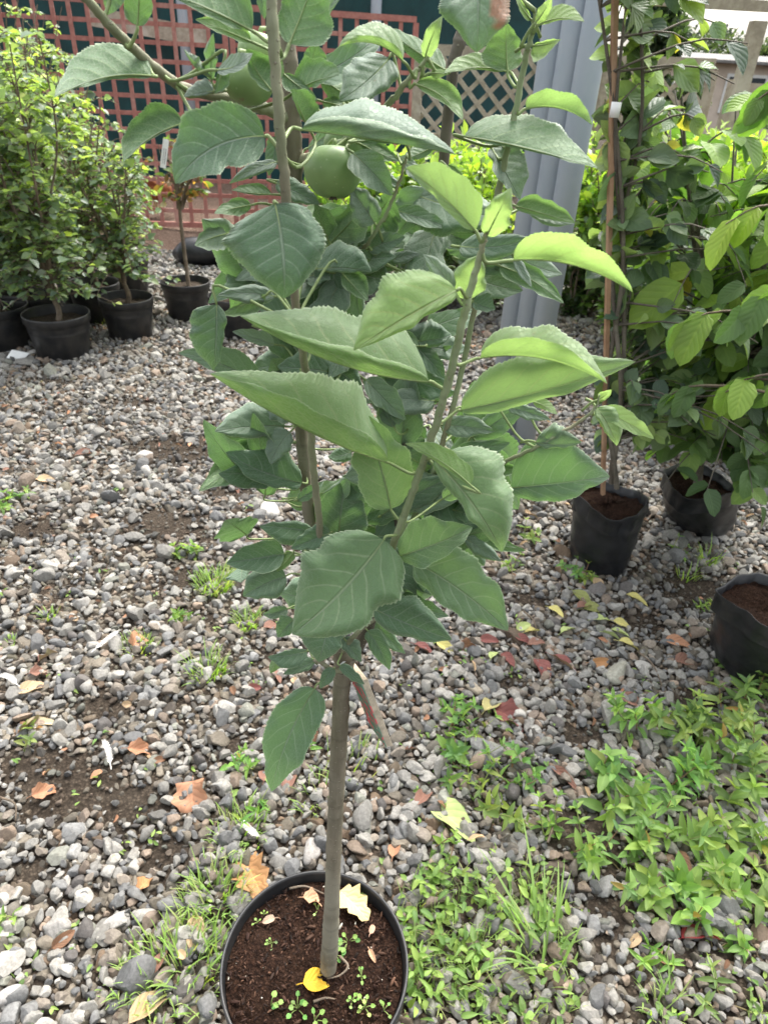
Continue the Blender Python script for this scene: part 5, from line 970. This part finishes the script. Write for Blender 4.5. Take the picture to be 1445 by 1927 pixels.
def seedling(xp,yp,n,sz,label,seed,c=(.20,.36,.08)):
    R=np.random.default_rng(seed+5000); b=gnd(xp,yp,zs); st=MB(); root=thing('seedling',b,label,'seedling'); mb=MB()
    for i in range(n):
        a=R.uniform(0,6.28); d=sz*R.uniform(.3,1.6); e=b+[d*math.cos(a),d*math.sin(a),sz*R.uniform(.5,1.6)]; P=spline([b,(b+e)/2+[0,0,sz*.3],e],6); tube(st,P,.0007,4,(.25,.33,.10,1)); place(mb,tm_round,[e],[[math.cos(a),math.sin(a),.15]],[[R.normal(0,.2),R.normal(0,.2)-.1,1]],[sz*R.uniform(.7,1.1)],[sz*R.uniform(.6,.85)],palette(R,1,[c,(.26,.42,.10)]))
    st.build('stem',M['generic'],root); mb.build('foliage',M['weed_leaf'],root)
for i,(x,y,n,s,l,c) in enumerate([(655,1775,7,.013,'cluster of round green seedling leaves right of the trunk foot',(.10,.26,.05)),(632,1800,4,.011,'small round leaved seedling beside the trunk foot',(.12,.30,.06)),(512,1776,6,.007,'tiny pale seedling on the left of the pot soil',(.30,.42,.18)),(485,1737,3,.007,'tiny white green sprout near the left rim',(.42,.5,.3)),(497,1722,3,.006,'tiny yellow green sprout near the left rim',(.30,.40,.10)),(598,1715,3,.007,'tiny seedling left behind the trunk',(.26,.40,.12)),(682,1682,4,.008,'small sprout by the right back rim under the cream leaf',(.24,.34,.12)),(510,1893,4,.014,'round leaved seedling at the left front of the pot soil',(.12,.30,.07)),(560,1900,7,.013,'larger seedling with round leaves at the front of the pot soil',(.14,.34,.07)),(680,1840,5,.009,'upright green seedling at the right of the pot soil',(.16,.36,.07)),(662,1886,7,.008,'round leaved seedling at the right front of the pot soil',(.20,.40,.08)),(687,1898,9,.010,'yellow green seedling cluster near the right front rim',(.36,.48,.12)),(722,1902,4,.009,'green sprout at the right front rim',(.16,.36,.08)),(592,1922,5,.012,'seedling at the very front edge of the pot soil',(.18,.38,.08))]): seedling(x,y,n,s*.72,l,i,c)
# crumbs, bark bits and white grains in the peat
mb=MB(); R=np.random.default_rng(77); v0,f0=rock_template(2,9); n=2300; rr=.133*np.sqrt(R.random(n)); aa=R.uniform(0,6.28,n)
V=[];F=[];C=[]
sz=np.exp(R.normal(math.log(.0014),.5,n)); Cc=palette(R,n,[(.026,.012,.008),(.055,.027,.017),(.085,.044,.027),(.016,.009,.006)],None,.3); w8=R.random(n)<.012; Cc[w8]=(.6,.57,.48)
Q=R.normal(size=(n,3,3)); Q=np.linalg.qr(Q)[0]
P=np.einsum('nij,vj->nvi',Q,v0*np.array([1.6,.8,.8]))*sz[:,None,None]+np.stack([HP[0]+rr*np.cos(aa),HP[1]+rr*np.sin(aa),zs+.001+.009*np.exp(-(rr/.042)**2)+0*rr],1)[:,None]
mb.add(P.reshape(-1,3),(f0[None]+(np.arange(n)*len(v0))[:,None,None]).reshape(-1,3).tolist(),np.repeat(np.concatenate([Cc,np.ones((n,1))],1),len(v0),0)); mb.build('soil_crumbs',M['generic'])['kind']='stuff'
for i,L in enumerate([[(640,1800,zs+.012),(655,1818,zs+.016),(640,1835,zs+.010),(615,1842,zs+.006)],[(545,1672,zs+.004),(575,1668,zs+.010),(610,1682,zs+.006)],[(590,1885,zs+.005),(612,1878,zs+.008),(630,1880,zs+.004)]]):
    mb=MB(); P=spline([gnd(*q) for q in L],14); tube(mb,P,np.linspace(.0022,.001,14),6); tag(mb.build('root_piece',M['shrub_bark']),['curled thin root on the soil beside the trunk foot','thin root on the soil near the back of the pot','short root piece at the front of the pot soil'][i],'root')
